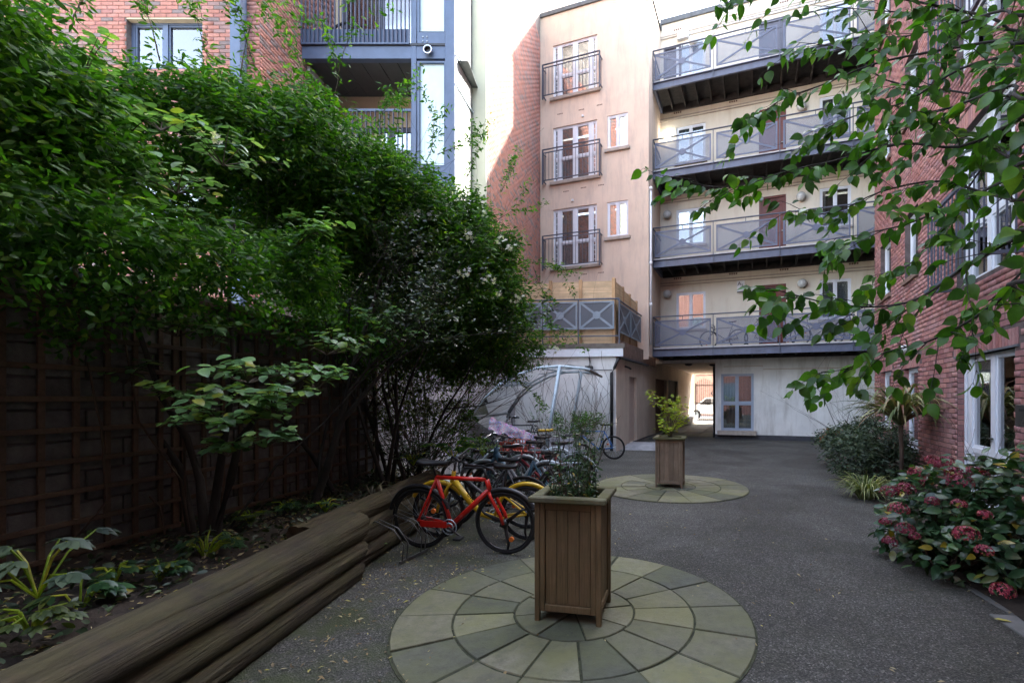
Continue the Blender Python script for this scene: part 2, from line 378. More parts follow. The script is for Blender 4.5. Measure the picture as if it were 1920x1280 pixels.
    def prism(s, poly, z0, z1):
        n = len(s.v); m = len(poly); s.v += [(x, y, z0) for x, y in poly]+[(x, y, z1) for x, y in poly]
        s.f.append(tuple(n+i for i in range(m))[::-1]); s.f.append(tuple(n+m+i for i in range(m)))
        for i in range(m): s.f.append((n+i, n+(i+1) % m, n+m+(i+1) % m, n+m+i))
        return s
    def mesh(s, name, mat, smooth=False):
        me = bpy.data.meshes.new(name); me.from_pydata(s.v, [], s.f)
        if mat is not None: me.materials.append(mat)
        if smooth:
            me.polygons.foreach_set('use_smooth', [True]*len(me.polygons))
        me.update(); return me
    def build(s, name, mat, parent=None, smooth=False, kind=None, label=None):
        return link(name, s.mesh(name, mat, smooth), parent, kind, label)
def link(name, me, parent=None, kind=None, label=None, mw=None):
    o = bpy.data.objects.new(name, me); COL.objects.link(o)
    if parent is not None: o.parent = parent
    if mw is not None: o.matrix_local = mw
    if kind: o['kind'] = kind
    if label: o['label'] = label
    return o
def tag(o, label, cat, group=None):
    o['label'] = label; o['category'] = cat
    if group: o['group'] = group
    return o
def thing(name, label, cat, loc=(0, 0, 0), rz=0.0, group=None):
    o = bpy.data.objects.new(name, None); COL.objects.link(o); o.empty_display_size = .1
    o.location = loc; o.rotation_euler = (0, 0, rz); return tag(o, label, cat, group)
def fthing(name, label, cat, fr, x=0, y=0, z=0, group=None):
    return thing(name, label, cat, fr.world(x, y, z), fr.rot, group)
def copy_tree(o, parent=None):
    kids = [c for c in o.children]
    c = o.copy(); COL.objects.link(c)
    if parent is not None: c.parent = parent
    for k in kids: copy_tree(k, c)
    return c
def raw_mesh(name, V, Fc, mat, smooth=True):
    """V (n,3) array, Fc (m,k) array of equal polygons"""
    me = bpy.data.meshes.new(name); nv = len(V); m, k = Fc.shape
    me.vertices.add(nv); me.vertices.foreach_set('co', np.ascontiguousarray(V, dtype=np.float32).ravel())
    me.loops.add(m*k); me.loops.foreach_set('vertex_index', np.ascontiguousarray(Fc, dtype=np.int32).ravel())
    me.polygons.add(m); me.polygons.foreach_set('loop_start', np.arange(0, m*k, k, dtype=np.int32))
    me.polygons.foreach_set('loop_total', np.full(m, k, dtype=np.int32))
    if smooth: me.polygons.foreach_set('use_smooth', np.ones(m, dtype=bool))
    me.materials.append(mat); me.update(calc_edges=True); me.validate(); return me

# ------------------------------------------------ walls with openings, bricks, windows
def wall_sheet(mb, to3, a0, a1, z0, z1, holes, reveal):
    """a wall face in (a, z) with openings; to3(a, z, d) gives the point, d = depth into the wall"""
    xs = sorted({a0, a1, *[h[0] for h in holes], *[h[1] for h in holes]}); zs = sorted({z0, z1, *[h[2] for h in holes], *[h[3] for h in holes]})
    xs = [x for x in xs if a0 <= x <= a1]; zs = [z for z in zs if z0 <= z <= z1]
    for i in range(len(xs)-1):
        for j in range(len(zs)-1):
            cx, cz = (xs[i]+xs[i+1])/2, (zs[j]+zs[j+1])/2
            if any(h[0] < cx < h[1] and h[2] < cz < h[3] for h in holes): continue
            mb.quad(to3(xs[i], zs[j], 0), to3(xs[i+1], zs[j], 0), to3(xs[i+1], zs[j+1], 0), to3(xs[i], zs[j+1], 0))
    for h in holes:
        r = reveal
        mb.quad(to3(h[0], h[2], 0), to3(h[0], h[3], 0), to3(h[0], h[3], r), to3(h[0], h[2], r))
        mb.quad(to3(h[1], h[3], 0), to3(h[1], h[2], 0), to3(h[1], h[2], r), to3(h[1], h[3], r))
        mb.quad(to3(h[0], h[3], 0), to3(h[1], h[3], 0), to3(h[1], h[3], r), to3(h[0], h[3], r))
        mb.quad(to3(h[1], h[2], 0), to3(h[0], h[2], 0), to3(h[0], h[2], r), to3(h[1], h[2], r))
def lay_bricks(a0, a1, z0, z1, holes, bl=.225, bh=.075, j=.010, reveals=()):
    """running bond: list of (a_start, a_end, z_start, z_end)"""
    out = []; row = 0; z = z0
    while z+bh <= z1+1e-6:
        zm = z+bh/2; iv = [(a0, a1)]
        for h in holes:
            if h[2]-.02 < zm < h[3]+.02:
                nv = []
                for x, y in iv:
                    if h[1] <= x or h[0] >= y: nv.append((x, y)); continue
                    if h[0] > x: nv.append((x, h[0]))
                    if h[1] < y: nv.append((h[1], y))
                iv = nv
        for x, y in iv:
            off = (row % 2)*bl/2; k = math.floor((x-off)/bl); p = k*bl+off
            while p < y:
                s, e = max(p, x), min(p+bl-j, y)
                if e-s > .03: out.append((s, e, z, z+bh-j))
                p += bl
        row += 1; z += bh
    return out
def bricks_of(wall, bricks, to3, proud, mat, keep, bl=.215, single=300, flip=False):
    """the bricks of a wall: the largest-showing ones one by one, the rest joined"""
    full = [b for b in bricks if abs((b[1]-b[0])-bl) < 1e-4]
    full.sort(key=keep); pick = set(full[:single])
    mb = MB()
    if pick:
        q = MB(); b = full[0]; bh = b[3]-b[2]
        p0 = Vector(to3(0, 0, 0)); ea = (Vector(to3(1, 0, 0))-p0); ez = Vector((0, 0, 1)); ed = Vector(to3(0, 0, 1))-p0
        def loc(a, z, d): return tuple(ea*a+ez*z+ed*d)
        c = [loc(0, 0, .0), loc(bl, 0, 0), loc(bl, bh, 0), loc(0, bh, 0)]; f = [loc(0.002, .002, -proud), loc(bl-.002, .002, -proud), loc(bl-.002, bh-.002, -proud), loc(.002, bh-.002, -proud)]
        q.v = c+f; q.f = [(4, 5, 6, 7), (0, 1, 5, 4), (1, 2, 6, 5), (2, 3, 7, 6), (3, 0, 4, 7), (3, 2, 1, 0)]
        me = q.mesh('brick', mat)
        for b in pick:
            p = Vector(to3(b[0], b[2], rnd.uniform(-.002, .001)))
            link('brick', me, wall, mw=Matrix.Translation(p))
    V = []; Fa = []
    for b in bricks:
        if b in pick: continue
        d = -proud+rnd.uniform(-.0015, .0015); n = len(V)
        for a, z, dd in ((b[0], b[2], 0), (b[1], b[2], 0), (b[1], b[3], 0), (b[0], b[3], 0), (b[0]+.002, b[2]+.002, d), (b[1]-.002, b[2]+.002, d), (b[1]-.002, b[3]-.002, d), (b[0]+.002, b[3]-.002, d)):
            V.append(to3(a, z, dd))
        Fa += [(n+4, n+5, n+6, n+7), (n, n+1, n+5, n+4), (n+1, n+2, n+6, n+5), (n+2, n+3, n+7, n+6), (n+3, n, n+4, n+7)]
    if V:
        me = raw_mesh('brickwork', np.array(V), np.array(Fa), mat, False)
        link('brickwork', me, wall, 'stuff')
def window(parent, to3, a0, a1, z0, z1, d, cols, rows=1, fw=.055, frame='white_frame', glass='glass', behind=None, name='window', mull=.05, room=True, glaze=None, transom=None, astragal=0):
    """a framed window: frame, one pane per light, what hangs behind. cols = widths as fractions"""
    def bx(mb, x0, x1, zz0, zz1, d0, d1):
        p = [to3(x, z, q) for q in (d0, d1) for x, z in ((x0, zz0), (x1, zz0), (x1, zz1), (x0, zz1))]
        n = len(mb.v); mb.v += [tuple(k) for k in p]
        mb.f += [tuple(n+i for i in q) for q in ((0, 1, 2, 3), (7, 6, 5, 4), (0, 4, 5, 1), (1, 5, 6, 2), (2, 6, 7, 3), (3, 7, 4, 0))]
    mb = MB(); e = .002
    bx(mb, a0+e, a0+fw, z0+e, z1-e, d-.04, d+.04); bx(mb, a1-fw, a1-e, z0+e, z1-e, d-.04, d+.04)
    bx(mb, a0+fw, a1-fw, z1-fw, z1-e, d-.038, d+.038); bx(mb, a0+fw, a1-fw, z0+e, z0+fw, d-.038, d+.038)
    w_ = mb.build(name, M[frame], parent)
    tot = sum(cols); x = a0+fw; W = a1-a0-2*fw; zs = [z0+fw, z1-fw]
    if transom: zs = [z0+fw, z0+fw+(z1-z0-2*fw)*transom, z1-fw]
    for i, c in enumerate(cols):
        x1 = x+W*c/tot
        s = MB(); m2 = mull/2
        xa, xb = x+(m2 if i else 0), x1-(m2 if i < len(cols)-1 else 0)
        if i: bx(s, x-m2, x+m2, z0+fw, z1-fw, d-.05, d+.03)
        for k in range(len(zs)-1):
            za, zb = zs[k]+(.035 if k else 0), zs[k+1]-(.035 if k < len(zs)-2 else 0)
            if k: bx(s, xa, xb, zs[k]-.035, zs[k]+.035, d-.045, d+.03)
            sf = .035
            bx(s, xa, xa+sf, za, zb, d-.03, d+.02); bx(s, xb-sf, xb, za, zb, d-.03, d+.02)
            bx(s, xa+sf, xb-sf, zb-sf, zb, d-.028, d+.018); bx(s, xa+sf, xb-sf, za, za+sf, d-.028, d+.018)
            g = MB(); bx(g, xa+sf, xb-sf, za+sf, zb-sf, d-.003, d+.003); g.build('pane', M[(glaze or {}).get(i, glass)], w_)
            if astragal and (c < .5 or astragal > 10):
                nn = astragal % 10; a_ = MB()
                for q in range(1, nn):
                    zz = za+(zb-za)*q/nn; bx(a_, xa+sf, xb-sf, zz-.008, zz+.008, d-.012, d-.004)
                a_.build('glazing_bar', M[frame], w_)
        s.build('sash', M[frame], w_); x = x1
    if room:
        mb = MB(); bx(mb, a0-.25, a1+.25, z0-.2, z1+.2, d+1.2, d+1.25)
        q = .3
        for (x0_, x1_, q0, q1) in ((a0-q, a0-q+.02, z0-q, z1+q), (a1+q-.02, a1+q, z0-q, z1+q), (a0-q, a1+q, z1+q-.02, z1+q), (a0-q, a1+q, z0-q, z0-q+.02)):
            bx(mb, x0_, x1_, q0, q1, d+.10, d+1.22)
        mb.build('dark_room', M['dark_room'], w_)
    for (f0, f1, mat, zf) in (behind or []):
        mb = MB(); xa, xb = a0+(a1-a0)*f0, a0+(a1-a0)*f1; n = max(4, int((xb-xa)/.05))
        zz0 = z0+(z1-z0)*zf
        for i in range(n):
            t0, t1 = xa+(xb-xa)*i/n, xa+(xb-xa)*(i+1)/n; d0, d1 = d+.09+.02*(i % 2), d+.09+.02*((i+1) % 2)
            mb.quad(to3(t0, zz0, d0), to3(t1, zz0, d1), to3(t1, z1-.02, d1), to3(t0, z1-.02, d0))
        mb.build('curtain', M[mat], w_)
    return w_
OFF = {}
_link0 = link
def link(name, me, parent=None, kind=None, label=None, mw=None):
    if parent is not None and parent.name in OFF: mw = OFF[parent.name] @ mw if mw is not None else OFF[parent.name]
    return _link0(name, me, parent, kind, label, mw)
def site(name, label, cat, fr, x, y, z=0, group=None):
    """a thing whose parts are written in the coordinates of the frame"""
    o = fthing(name, label, cat, fr, x, y, z, group); OFF[o.name] = Matrix.Translation((-x, -y, -z)); return o
def structure(name, me, fr=None):
    o = _link0(name, me, None, 'structure')
    if fr: o.rotation_euler = (0, 0, fr.rot)
    return o

# ================================================= ground, beds, street
mb = MB()
xs = [-300, -60, -20, -8, -4, 0, 4, 8, 20, 60, 300]
for i in range(len(xs)-1):
    for j in range(len(xs)-1): mb.quad((xs[i], xs[j], -.012), (xs[i+1], xs[j], -.012), (xs[i+1], xs[j+1], -.012), (xs[i], xs[j+1], -.012))
structure('ground', mb.mesh('ground', M['street']))
mb = MB(); pts = [FB.world(-3.9, 18.6)[:2], FB.world(2.9, 18.6)[:2], (9, -8), (-3.6, -8), (-2.2, 3), (-2.1, 12.5)]
mb.prism([(x, y) for x, y in pts][::-1], -.01, 0.0)
structure('yard_surface', mb.mesh('yard_surface', M['asphalt']))

def ground_grid(fn, x0, x1, nx, y0, y1, ny):
    V = []; Fc = []
    for j in range(ny+1):
        for i in range(nx+1): V.append(fn(x0+(x1-x0)*i/nx, y0+(y1-y0)*j/ny))
    for j in range(ny):
        for i in range(nx): a = j*(nx+1)+i; Fc.append((a, a+1, a+nx+2, a+nx+1))
    return np.array(V), np.array(Fc)
wallX = lambda Y: -3.78+.1187*Y
def soil(u, y):
    xr = -2.0 if y < 6.3 else -2.0-.3*(y-6.3); x = xr+(wallX(y)-.05-xr)*u
    h = .46 if y < 6.2 else max(.02, .46-.2*(y-6.2))
    return (x, y, h+.035*math.sin(x*9+y*3)*math.cos(y*7)+rnd.uniform(-.02, .02)-(.05 if u < .05 else 0))
V, Fc = ground_grid(soil, 0, 1, 26, -1, 9.2, 120)
structure('garden_soil', raw_mesh('garden_soil', V, Fc[:, ::-1].copy(), M['soil']))
def soil2(u, t):
    s0 = 1.55+.12*math.sin(t*2); s = s0+(2.75-s0)*u
    x, y, _ = FB.world(s, t); return (x, y, .004+.05*math.sin(u*3.1)+rnd.uniform(0, .012))
V, Fc = ground_grid(soil2, 0, 1, 10, 2.1, 13.4, 90)
structure('border_soil', raw_mesh('border_soil', V, Fc, M['soil']))

# paving slabs in the corner at the lower right, path and slabs in the passage
pv = thing('paved_corner', 'grey stone paving slabs at the foot of the hydrangea in the right corner', 'paving', (2.68, 3.3, 0), R(-8))
for i in range(3):
    for j in range(5):
        x0 = .12+i*.61+(.0 if j % 2 else .12); y0 = .0-j*.46
        MB().bev(x0-.02*j, x0+.60-.02*j, y0, y0+.452, -.02, .010, .004).build('slab', M['slab_dark'], pv)
ps = site('passage_paving', 'worn stone flags running through the passage to the street gate', 'paving', FB, -2.6, 19)
for i in range(3):
    for j in range(14):
        MB().bev(-3.66+i*.73, -2.95+i*.73, 18.62+j*.62, 19.22+j*.62, -.02, .006+.003*rnd.random(), .004).build('flag', M['stone'], ps)

# ================================================= back apartment block (upper wall with four walkways)
TB = 17.94; TF = 16.55; SP = -1.44      # wall plane, walkway front, right cheek of the passage
bk = site('apartment_block', 'cream rendered apartment block across the end of the yard, with red front doors', 'building', FB, 0, TB)
f3 = lambda a, z, d: (a, TB+d, z)
def fbk(px, py): return FB.at_y(px, py, TB)
def hole(pxl, pxr, pyt, pyb):
    a0, z1 = fbk(pxl, pyt); a1, _ = fbk(pxr, pyt); _, z0 = fbk(pxl, pyb); return (a0, a1, z0, z1)
LV = [3.2, 6.32, 9.42, 12.54]
W0 = fbk(1268, 395); a_wl, a_wr = fbk(1268, 395)[0], fbk(1323, 395)[0]; a_dl, a_dr = fbk(1423, 380)[0], fbk(1474, 380)[0]; a_xl, a_xr = fbk(1537, 360)[0], fbk(1596, 360)[0]
holes = []; spec = []
for k, z in enumerate(LV):
    hw = (a_wl, a_wr, z+.85, z+2.22); holes.append(hw); spec.append(('w', k, hw))
    hd = (a_dl, a_dr, z+.02, z+2.28); holes.append(hd); spec.append(('d', k, hd))
    hx = (a_xl, a_xr, z+.95, z+2.3); holes.append(hx); spec.append(('x', k, hx))
    if k == 3:
        h4 = (fbk(1244, 120)[0], fbk(1262, 120)[0]+.3, z+.02, z+2.2)
        holes.append(h4); spec.append(('g', k, h4))
gw = hole(1352, 1413, 701, 806)
mb = MB(); wall_sheet(mb, f3, SP, 5.2, 0, 2.78, [gw], .12)
mb.quad(f3(-3.7, 2.78, 0), f3(SP, 2.78, 0), f3(SP, 2.9, 0), f3(-3.7, 2.9, 0)); mb.quad(f3(SP, 2.78, 0), f3(5.2, 2.78, 0), f3(5.2, 2.9, 0), f3(SP, 2.9, 0))
mb.build('ground_floor_wall', M['render_shed'], bk)
mb = MB(); wall_sheet(mb, f3, -3.6, 5.2, 2.9, 15.62, holes, .12); mb.build('upper_wall', M['render_white'], bk)
mb = MB(); mb.box(-3.6, 5.4, TB-.06, TB+.3, 15.62, 15.80); mb.build('roof_edge', M['coping'], bk)
MB().box(-3.7, 5.4, TB+.3, 30, 15.3, 15.7).build('roof', M['coping'], bk)  # unseen roof slab, added to block the sun
MB().box(SP+.0, 5.2, TB-.025, TB-.001, 0, .17).build('plinth', M['plinth'], bk)
for kind, k, h in spec:
    if kind in 'wx':
        beh = {0: [(0, .45, 'curtain', 0)], 1: [(.5, .8, 'curtain_pale', .3)], 2: [(0, 1, 'curtain_pale', .5)], 3: [(0, 1, 'curtain', .2)]}[k] if kind == 'w' else \
              {0: [(0, 1, 'lace', 0)], 1: [(.05, .2, 'curtain', 0)], 2: [(0, 1, 'curtain', .4)], 3: [(0, 1, 'blind', 0)]}[k]
        window(bk, f3, *h, .07, [1, 1], behind=beh)
        MB().bev(h[0]-.06, h[1]+.06, TB-.07, TB+.06, h[2]-.09, h[2]-.002).build('sill', M['sill'], bk)
    elif kind in 'dg':
        mt = 'door_red' if (kind == 'd' and k < 3) else 'door_grey'
        a0, a1, z0, z1 = h; y = TB+.06
        fr_ = MB().box(a0+.002, a0+.07, y-.05, y+.05, z0, z1-.002).box(a1-.07, a1-.002, y-.05, y+.05, z0, z1-.002).box(a0+.07, a1-.07, y-.048, y+.048, z1-.07, z1-.002).build('door_frame', M[mt], bk)
        d = MB().box(a0+.07, a1-.07, y, y+.04, z0, z1-.07); dw = a1-a0-.14
        lf = d.build('door', M[mt], bk)
        for c in range(2):
            for (u0, u1) in ((.07, .36), (.42, .80), (.85, .95)):
                MB().bev(a0+.07+dw*(.10+.44*c), a0+.07+dw*(.46+.44*c), y-.014, y+.002, z0+(z1-z0)*u0, z0+(z1-z0)*u1, .012).build('door_panel', M[mt], lf)
        MB().ball((a0+.07+dw*.93, y-.03, z0+1.0), .03).build('door_knob', M['chrome'], lf)
# ground floor sliding window
window(bk, f3, *gw, .02, [1, 1.02], behind=[(0, 1, 'curtain_blue', 0)], transom=.48, room=True, fw=.05, frame='blue_frame')
MB().bev(gw[0]-.12, gw[1]+.10, TB-.2, TB+.05, gw[2]-.16, gw[2]-.003, .01).build('sill', M['sill'], bk)
# pipes, string course, vents
for k, z in enumerate(LV):
    MB().tube([(-3.5, TB-.03, z+2.52), (5.1, TB-.03, z+2.52)], .018).build('pipe', M['sill'], bk)
    MB().box(-3.55, 5.1, TB-.014, TB-.001, z+2.60, z+2.64).build('string_course', M['sill'], bk)
    for s in (-2.95, -.95, .75, 2.9):
        v = MB()
        for q in range(4): v.box(s+q*.075, s+q*.075+.055, TB-.006, TB+.002, z+2.74, z+2.80)
        v.build('air_vent', M['brown_band'], bk)
MB().tube([(SP+.3, TB-.03, 2.62), (.2, TB-.03, 2.62), (.2, TB-.03, 2.5), (5.1, TB-.03, 2.5)], .016).build('pipe', M['render_side'], bk)
# white electrical box high on the wall
s_, z_ = fbk(1281, 68); MB().bev(s_-.2, s_+.2, TB-.14, TB, z_-.16, z_+.16).build('junction_box', M['white'], bk)
MB().tube([(s_+.2, TB-.03, z_), (5.1, TB-.03, z_-.05)], .03).build('pipe', M['white'], bk)

# passage: ceiling, far lintel, right cheek
MB().box(-3.7, SP, TB+.0, 29.5, 2.9, 3.1).build('passage_ceiling', M['render_pink'], bk)
MB().box(SP+.002, SP+.2, TB+.002, 29.5, 0, 2.9).build('passage_wall', M['render_side'], bk)
MB().box(SP, 5.2, 29.3, 29.5, 0, 15.6).build('rear_wall', M['render_white'], bk)
for px, py, t in ((1291, 680, 20.0), (1337, 682, 20.6)):
    s, z = FB.at_y(px, py, t); lm = MB().ball((s, t, 2.88), .16, 12, 6, (1, 1, .45)).build('ceiling_lamp', M['black'], bk, True)

# the walkways
PW = [-3.44, -1.39, .69, 2.78, 4.87]
names = ['lowest', 'second', 'third', 'top']
wl = ['dark steel walkway one floor up with bicycles parked behind its mesh panels',
      'steel walkway two floors up with a plant trough behind its mesh panels',
      'steel walkway three floors up, beside the one lit globe lamp',
      'topmost steel walkway just under the parapet of the cream block']
def mesh_panel(parent, to3, a0, a1, z0, z1, mat='perf'):
    steel = 'walk_steel' if mat == 'perf' else 'brace_pale'
    p = MB(); fw = .035
    def bx(m_, x0, x1, q0, q1, d0, d1):
        n = len(m_.v); m_.v += [tuple(to3(x, z, d)) for d in (d0, d1) for x, z in ((x0, q0), (x1, q0), (x1, q1), (x0, q1))]
        m_.f += [tuple(n+i for i in q) for q in ((0, 1, 2, 3), (7, 6, 5, 4), (0, 4, 5, 1), (1, 5, 6, 2), (2, 6, 7, 3), (3, 7, 4, 0))]
    bx(p, a0, a1, z0, z1, 0, .004); o = p.build('mesh_panel', M[mat], parent)
    f = MB(); bx(f, a0-.01, a0+fw, z0-.01, z1+.01, -.02, -.004); bx(f, a1-fw, a1+.01, z0-.01, z1+.01, -.02, -.004)
    bx(f, a0+fw, a1-fw, z1-fw, z1+.01, -.019, -.004); bx(f, a0+fw, a1-fw, z0-.01, z0+fw, -.019, -.004); f.build('panel_frame', M[steel], o)
    c = MB(); ca, cz = (a0+a1)/2, (z0+z1)/2; W, Hh = (a1-a0)/2-fw, (z1-z0)/2-fw; b = .03; ln = math.hypot(W, Hh); nx, nz = -Hh/ln*b, W/ln*b
    for sg in (1, -1):
        n = len(c.v); dd = -.016 if sg > 0 else -.011
        c.v += [tuple(to3(*q)) for d in (dd, -.004) for q in ((ca-W+nx, cz-sg*Hh+sg*nz, d), (ca-W-nx, cz-sg*Hh-sg*nz, d), (ca+W-nx, cz+sg*Hh-sg*nz, d), (ca+W+nx, cz+sg*Hh+sg*nz, d))]
        c.f += [tuple(n+i for i in q) for q in ((0, 1, 2, 3), (0, 4, 5, 1), (1, 5, 6, 2), (2, 6, 7, 3), (3, 7, 4, 0))]
    n = len(c.v); K = 16; r = .11
    c.v += [tuple(to3(ca+r*math.cos(2*math.pi*i/K), cz+r*math.sin(2*math.pi*i/K), d)) for d in (-.022, -.004) for i in range(K)]
    c.f.append(tuple(n+i for i in range(K))); c.f += [(n+i, n+(i+1) % K, n+K+(i+1) % K, n+K+i) for i in range(K)]
    c.build('cross_brace', M[steel], o)
for k, z in enumerate(LV):
    wk = site('walkway', wl[k], 'walkway', FB, .7, TF, z, 'steel access walkways of the apartment block')
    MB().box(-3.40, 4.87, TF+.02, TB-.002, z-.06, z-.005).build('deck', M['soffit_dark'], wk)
    MB().box(-3.42, 4.87, TF-.03, TF+.02, z-.004, z+.05).build('deck_edge', M['deck_edge'], wk)
    for i in range(4):
        a0, a1 = PW[i]+(.0 if i else -.0), PW[i+1]-.006
        e = MB().box(a0, a1, TF-.012, TF, z-.27, z-.006).box(a0, a1, TF-.08, TF-.012, z-.27, z-.255).box(a0, a1, TF-.08, TF-.012, z-.02, z-.006)
        e.build('edge_beam', M['walk_steel'], wk)
    MB().box(-3.44, -3.36, TF+.01, TB-.005, z-.27, z-.062).build('end_beam', M['walk_steel'], wk)
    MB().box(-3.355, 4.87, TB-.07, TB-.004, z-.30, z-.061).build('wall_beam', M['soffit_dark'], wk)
    for i in range(17):
        s = -3.0+i*.47
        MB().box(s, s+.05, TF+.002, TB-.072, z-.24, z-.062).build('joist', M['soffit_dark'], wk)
    MB().tube([(-3.44, TF-.05, z+1.12), (4.87, TF-.05, z+1.12)], .024).build('handrail', M['rail_grey'], wk)
    for i, s in enumerate(PW):
        MB().box(s-.012, s+.012, TF-.075, TF-.03, z-.25, z+1.11).build('post', M['rail_grey'], wk)
        if i < 4:
            MB().box((s+PW[i+1])/2-.01, (s+PW[i+1])/2+.01, TF-.06, TF-.04, z+.99, z+1.11).build('rail_stub', M['rail_grey'], wk)
            mesh_panel(wk, lambda a, zz, d: (a, TF-.05+d, zz), s+.07+(.04 if i else 0), PW[i+1]-.08, z+.10, z+.97)
    # the left end rail
    MB().tube([(-3.44, TF-.05, z+1.12), (-3.44, TB-.03, z+1.12)], .024).build('handrail', M['rail_grey'], wk)
    MB().box(-3.452, -3.448, TF-.02, TB-.1, z+.10, z+.97).build('mesh_panel', M['perf'], wk)
# globe lamps on the back wall
for i, (px, py, k) in enumerate([(1251, 551, 0), (1504, 531, 0), (1251, 402, 1), (1502, 368, 1), (1252, 252, 2), (1503, 199, 2), (1300, 77, 3), (1586, 711, -1)]):
    s, z = FB.at_y(px, py, TB-.14); lit = (i == 4)
    tx = {0: 'unlit globe lamp over the lowest walkway, at its left end by a window', 1: 'unlit globe lamp right of the red door on the lowest walkway', 2: 'unlit globe lamp at the left end of the second walkway',
          3: 'unlit globe lamp right of the red door on the second walkway', 4: 'glowing white globe lamp at the left end of the third walkway', 5: 'unlit globe lamp right of the red door on the third walkway',
          6: 'globe lamp below the white electrical box near the roof edge', 7: 'round lamp hanging on the pale ground floor wall behind the tree leaves'}[i]
    lp = site('globe_lamp', tx, 'lamp', FB, s, TB, z, 'globe lamps on the back wall')
    MB().tube([(s, TB, z+.0), (s, TB-.06, z)], .07, 12).build('mount', M['white'], lp)
    if lit:
        gm = base_mat('lit_globe'); gp = gm.node_tree.nodes['Principled BSDF']; gp.inputs['Emission Color'].default_value = (1, .97, .88, 1); gp.inputs['Emission Strength'].default_value = 1.6; setp(gm, Base_Color=(.8, .8, .78))
    MB().ball((s, TB-.14, z), .15 if i != 7 else .17, 18, 12).build('globe', gm if lit else M['globe'], lp, True)
    MB().ring((s, TB-.11, z), .148, .008, n=24, k=5).build('rim', M['sill'], lp, True)
# sign with the flat number
def text_mesh(body, size, mat, extrude=.001, sx=1.0):
    cu = bpy.data.curves.new('lettering', 'FONT'); cu.body = body; cu.size = size; cu.extrude = extrude; cu.align_x = 'CENTER'; cu.align_y = 'CENTER'; cu.resolution_u = 3
    t = bpy.data.objects.new('lettering', cu); COL.objects.link(t); dg = bpy.context.evaluated_depsgraph_get(); dg.update()
    me = bpy.data.meshes.new_from_object(t.evaluated_get(dg)); bpy.data.objects.remove(t); bpy.data.curves.remove(cu)
    me.materials.clear(); me.materials.append(mat); return me
s, z = fbk(1389, 537)
sg = site('number_sign', 'small white sign box reading A7 in black above the lowest walkway', 'sign', FB, s, TB, z)
MB().bev(s-.13, s+.13, TB-.10, TB, z-.22, z+.18).build('sign_box', M['white'], sg)
MB().box(s-.125, s+.125, TB-.105, TB-.101, z-.225, z-.19).build('base_strip', M['plinth'], sg)
for ch, dx, dz, sz in (('A', -.045, .07, .2), ('7', .045, -.01, .18)):
    me = text_mesh(ch, sz, M['black']); o = link('lettering', me, sg, mw=Matrix.Translation((s+dx, TB-.103, z+dz)) @ Matrix.Rotation(R(90), 4, 'X'))
# plant trough on the second walkway
s, z = FB.at_y(1376, 455, TB-.5)
pt = site('plant_trough', 'brown trough with low green plants behind the mesh of the second walkway', 'planter', FB, s, TB-.5, LV[1])
MB().bev(s-.32, s+.32, TB-.62, TB-.38, LV[1], LV[1]+.22, .02).build('trough', M['brown_band'], pt)

# ================================================= rendered tower on the left of the walkways
TT = 15.86; SR = -3.458; SL = -7.55
tw = site('rendered_tower', 'tall pink-beige rendered stair tower with railed french windows', 'building', FB, -5.5, TT)
ft = lambda a, z, d: (a, TT+d, z)
def hole_t(pxl, pxr, pyt, pyb): a0, z1 = FB.at_y(pxl, pyt, TT); a1, _ = FB.at_y(pxr, pyt, TT); _, z0 = FB.at_y(pxl, pyb, TT); return (a0, a1, z0, z1)
big = [hole_t(1035.5, 1119, 87, 186), hole_t(1037, 1119.5, 241, 343), hole_t(1036.5, 1119.5, 394, 503)]
big = [(big[1][0], big[1][1], h[2], h[3]) for h in big]
small = [hole_t(1139, 1177.5, 218, 281), hole_t(1138.5, 1178, 380, 446)]
mb = MB(); wall_sheet(mb, ft, SL, SR, 2.8, 15.42, big+small, .14); mb.build('front_wall', M['render_pink'], tw)
mb = MB(); mb.quad((SR, TT, 2.9), (SR, TB, 2.9), (SR, TB, 15.42), (SR, TT, 15.42)); mb.build('side_wall', M['render_pink'], tw)
MB().box(SL, SR+.06, TT-.06, TT+.2, 15.42, 15.56).box(SR-.1, SR+.055, TT+.2, TB+.2, 15.42, 15.555).build('roof_edge', M['coping'], tw)
MB().box(SL, SR-.1, TT+.2, 22, 15.2, 15.45).build('roof', M['coping'], tw)  # unseen slab over the tower, put in to stop sunlight
bh_ = [[(0, .12, 'curtain', 0), (.85, 1, 'curtain', 0)], [(.85, 1, 'curtain', 0)], [(.2, .42, 'curtain', 0), (.28, .36, 'gold', .45)]]
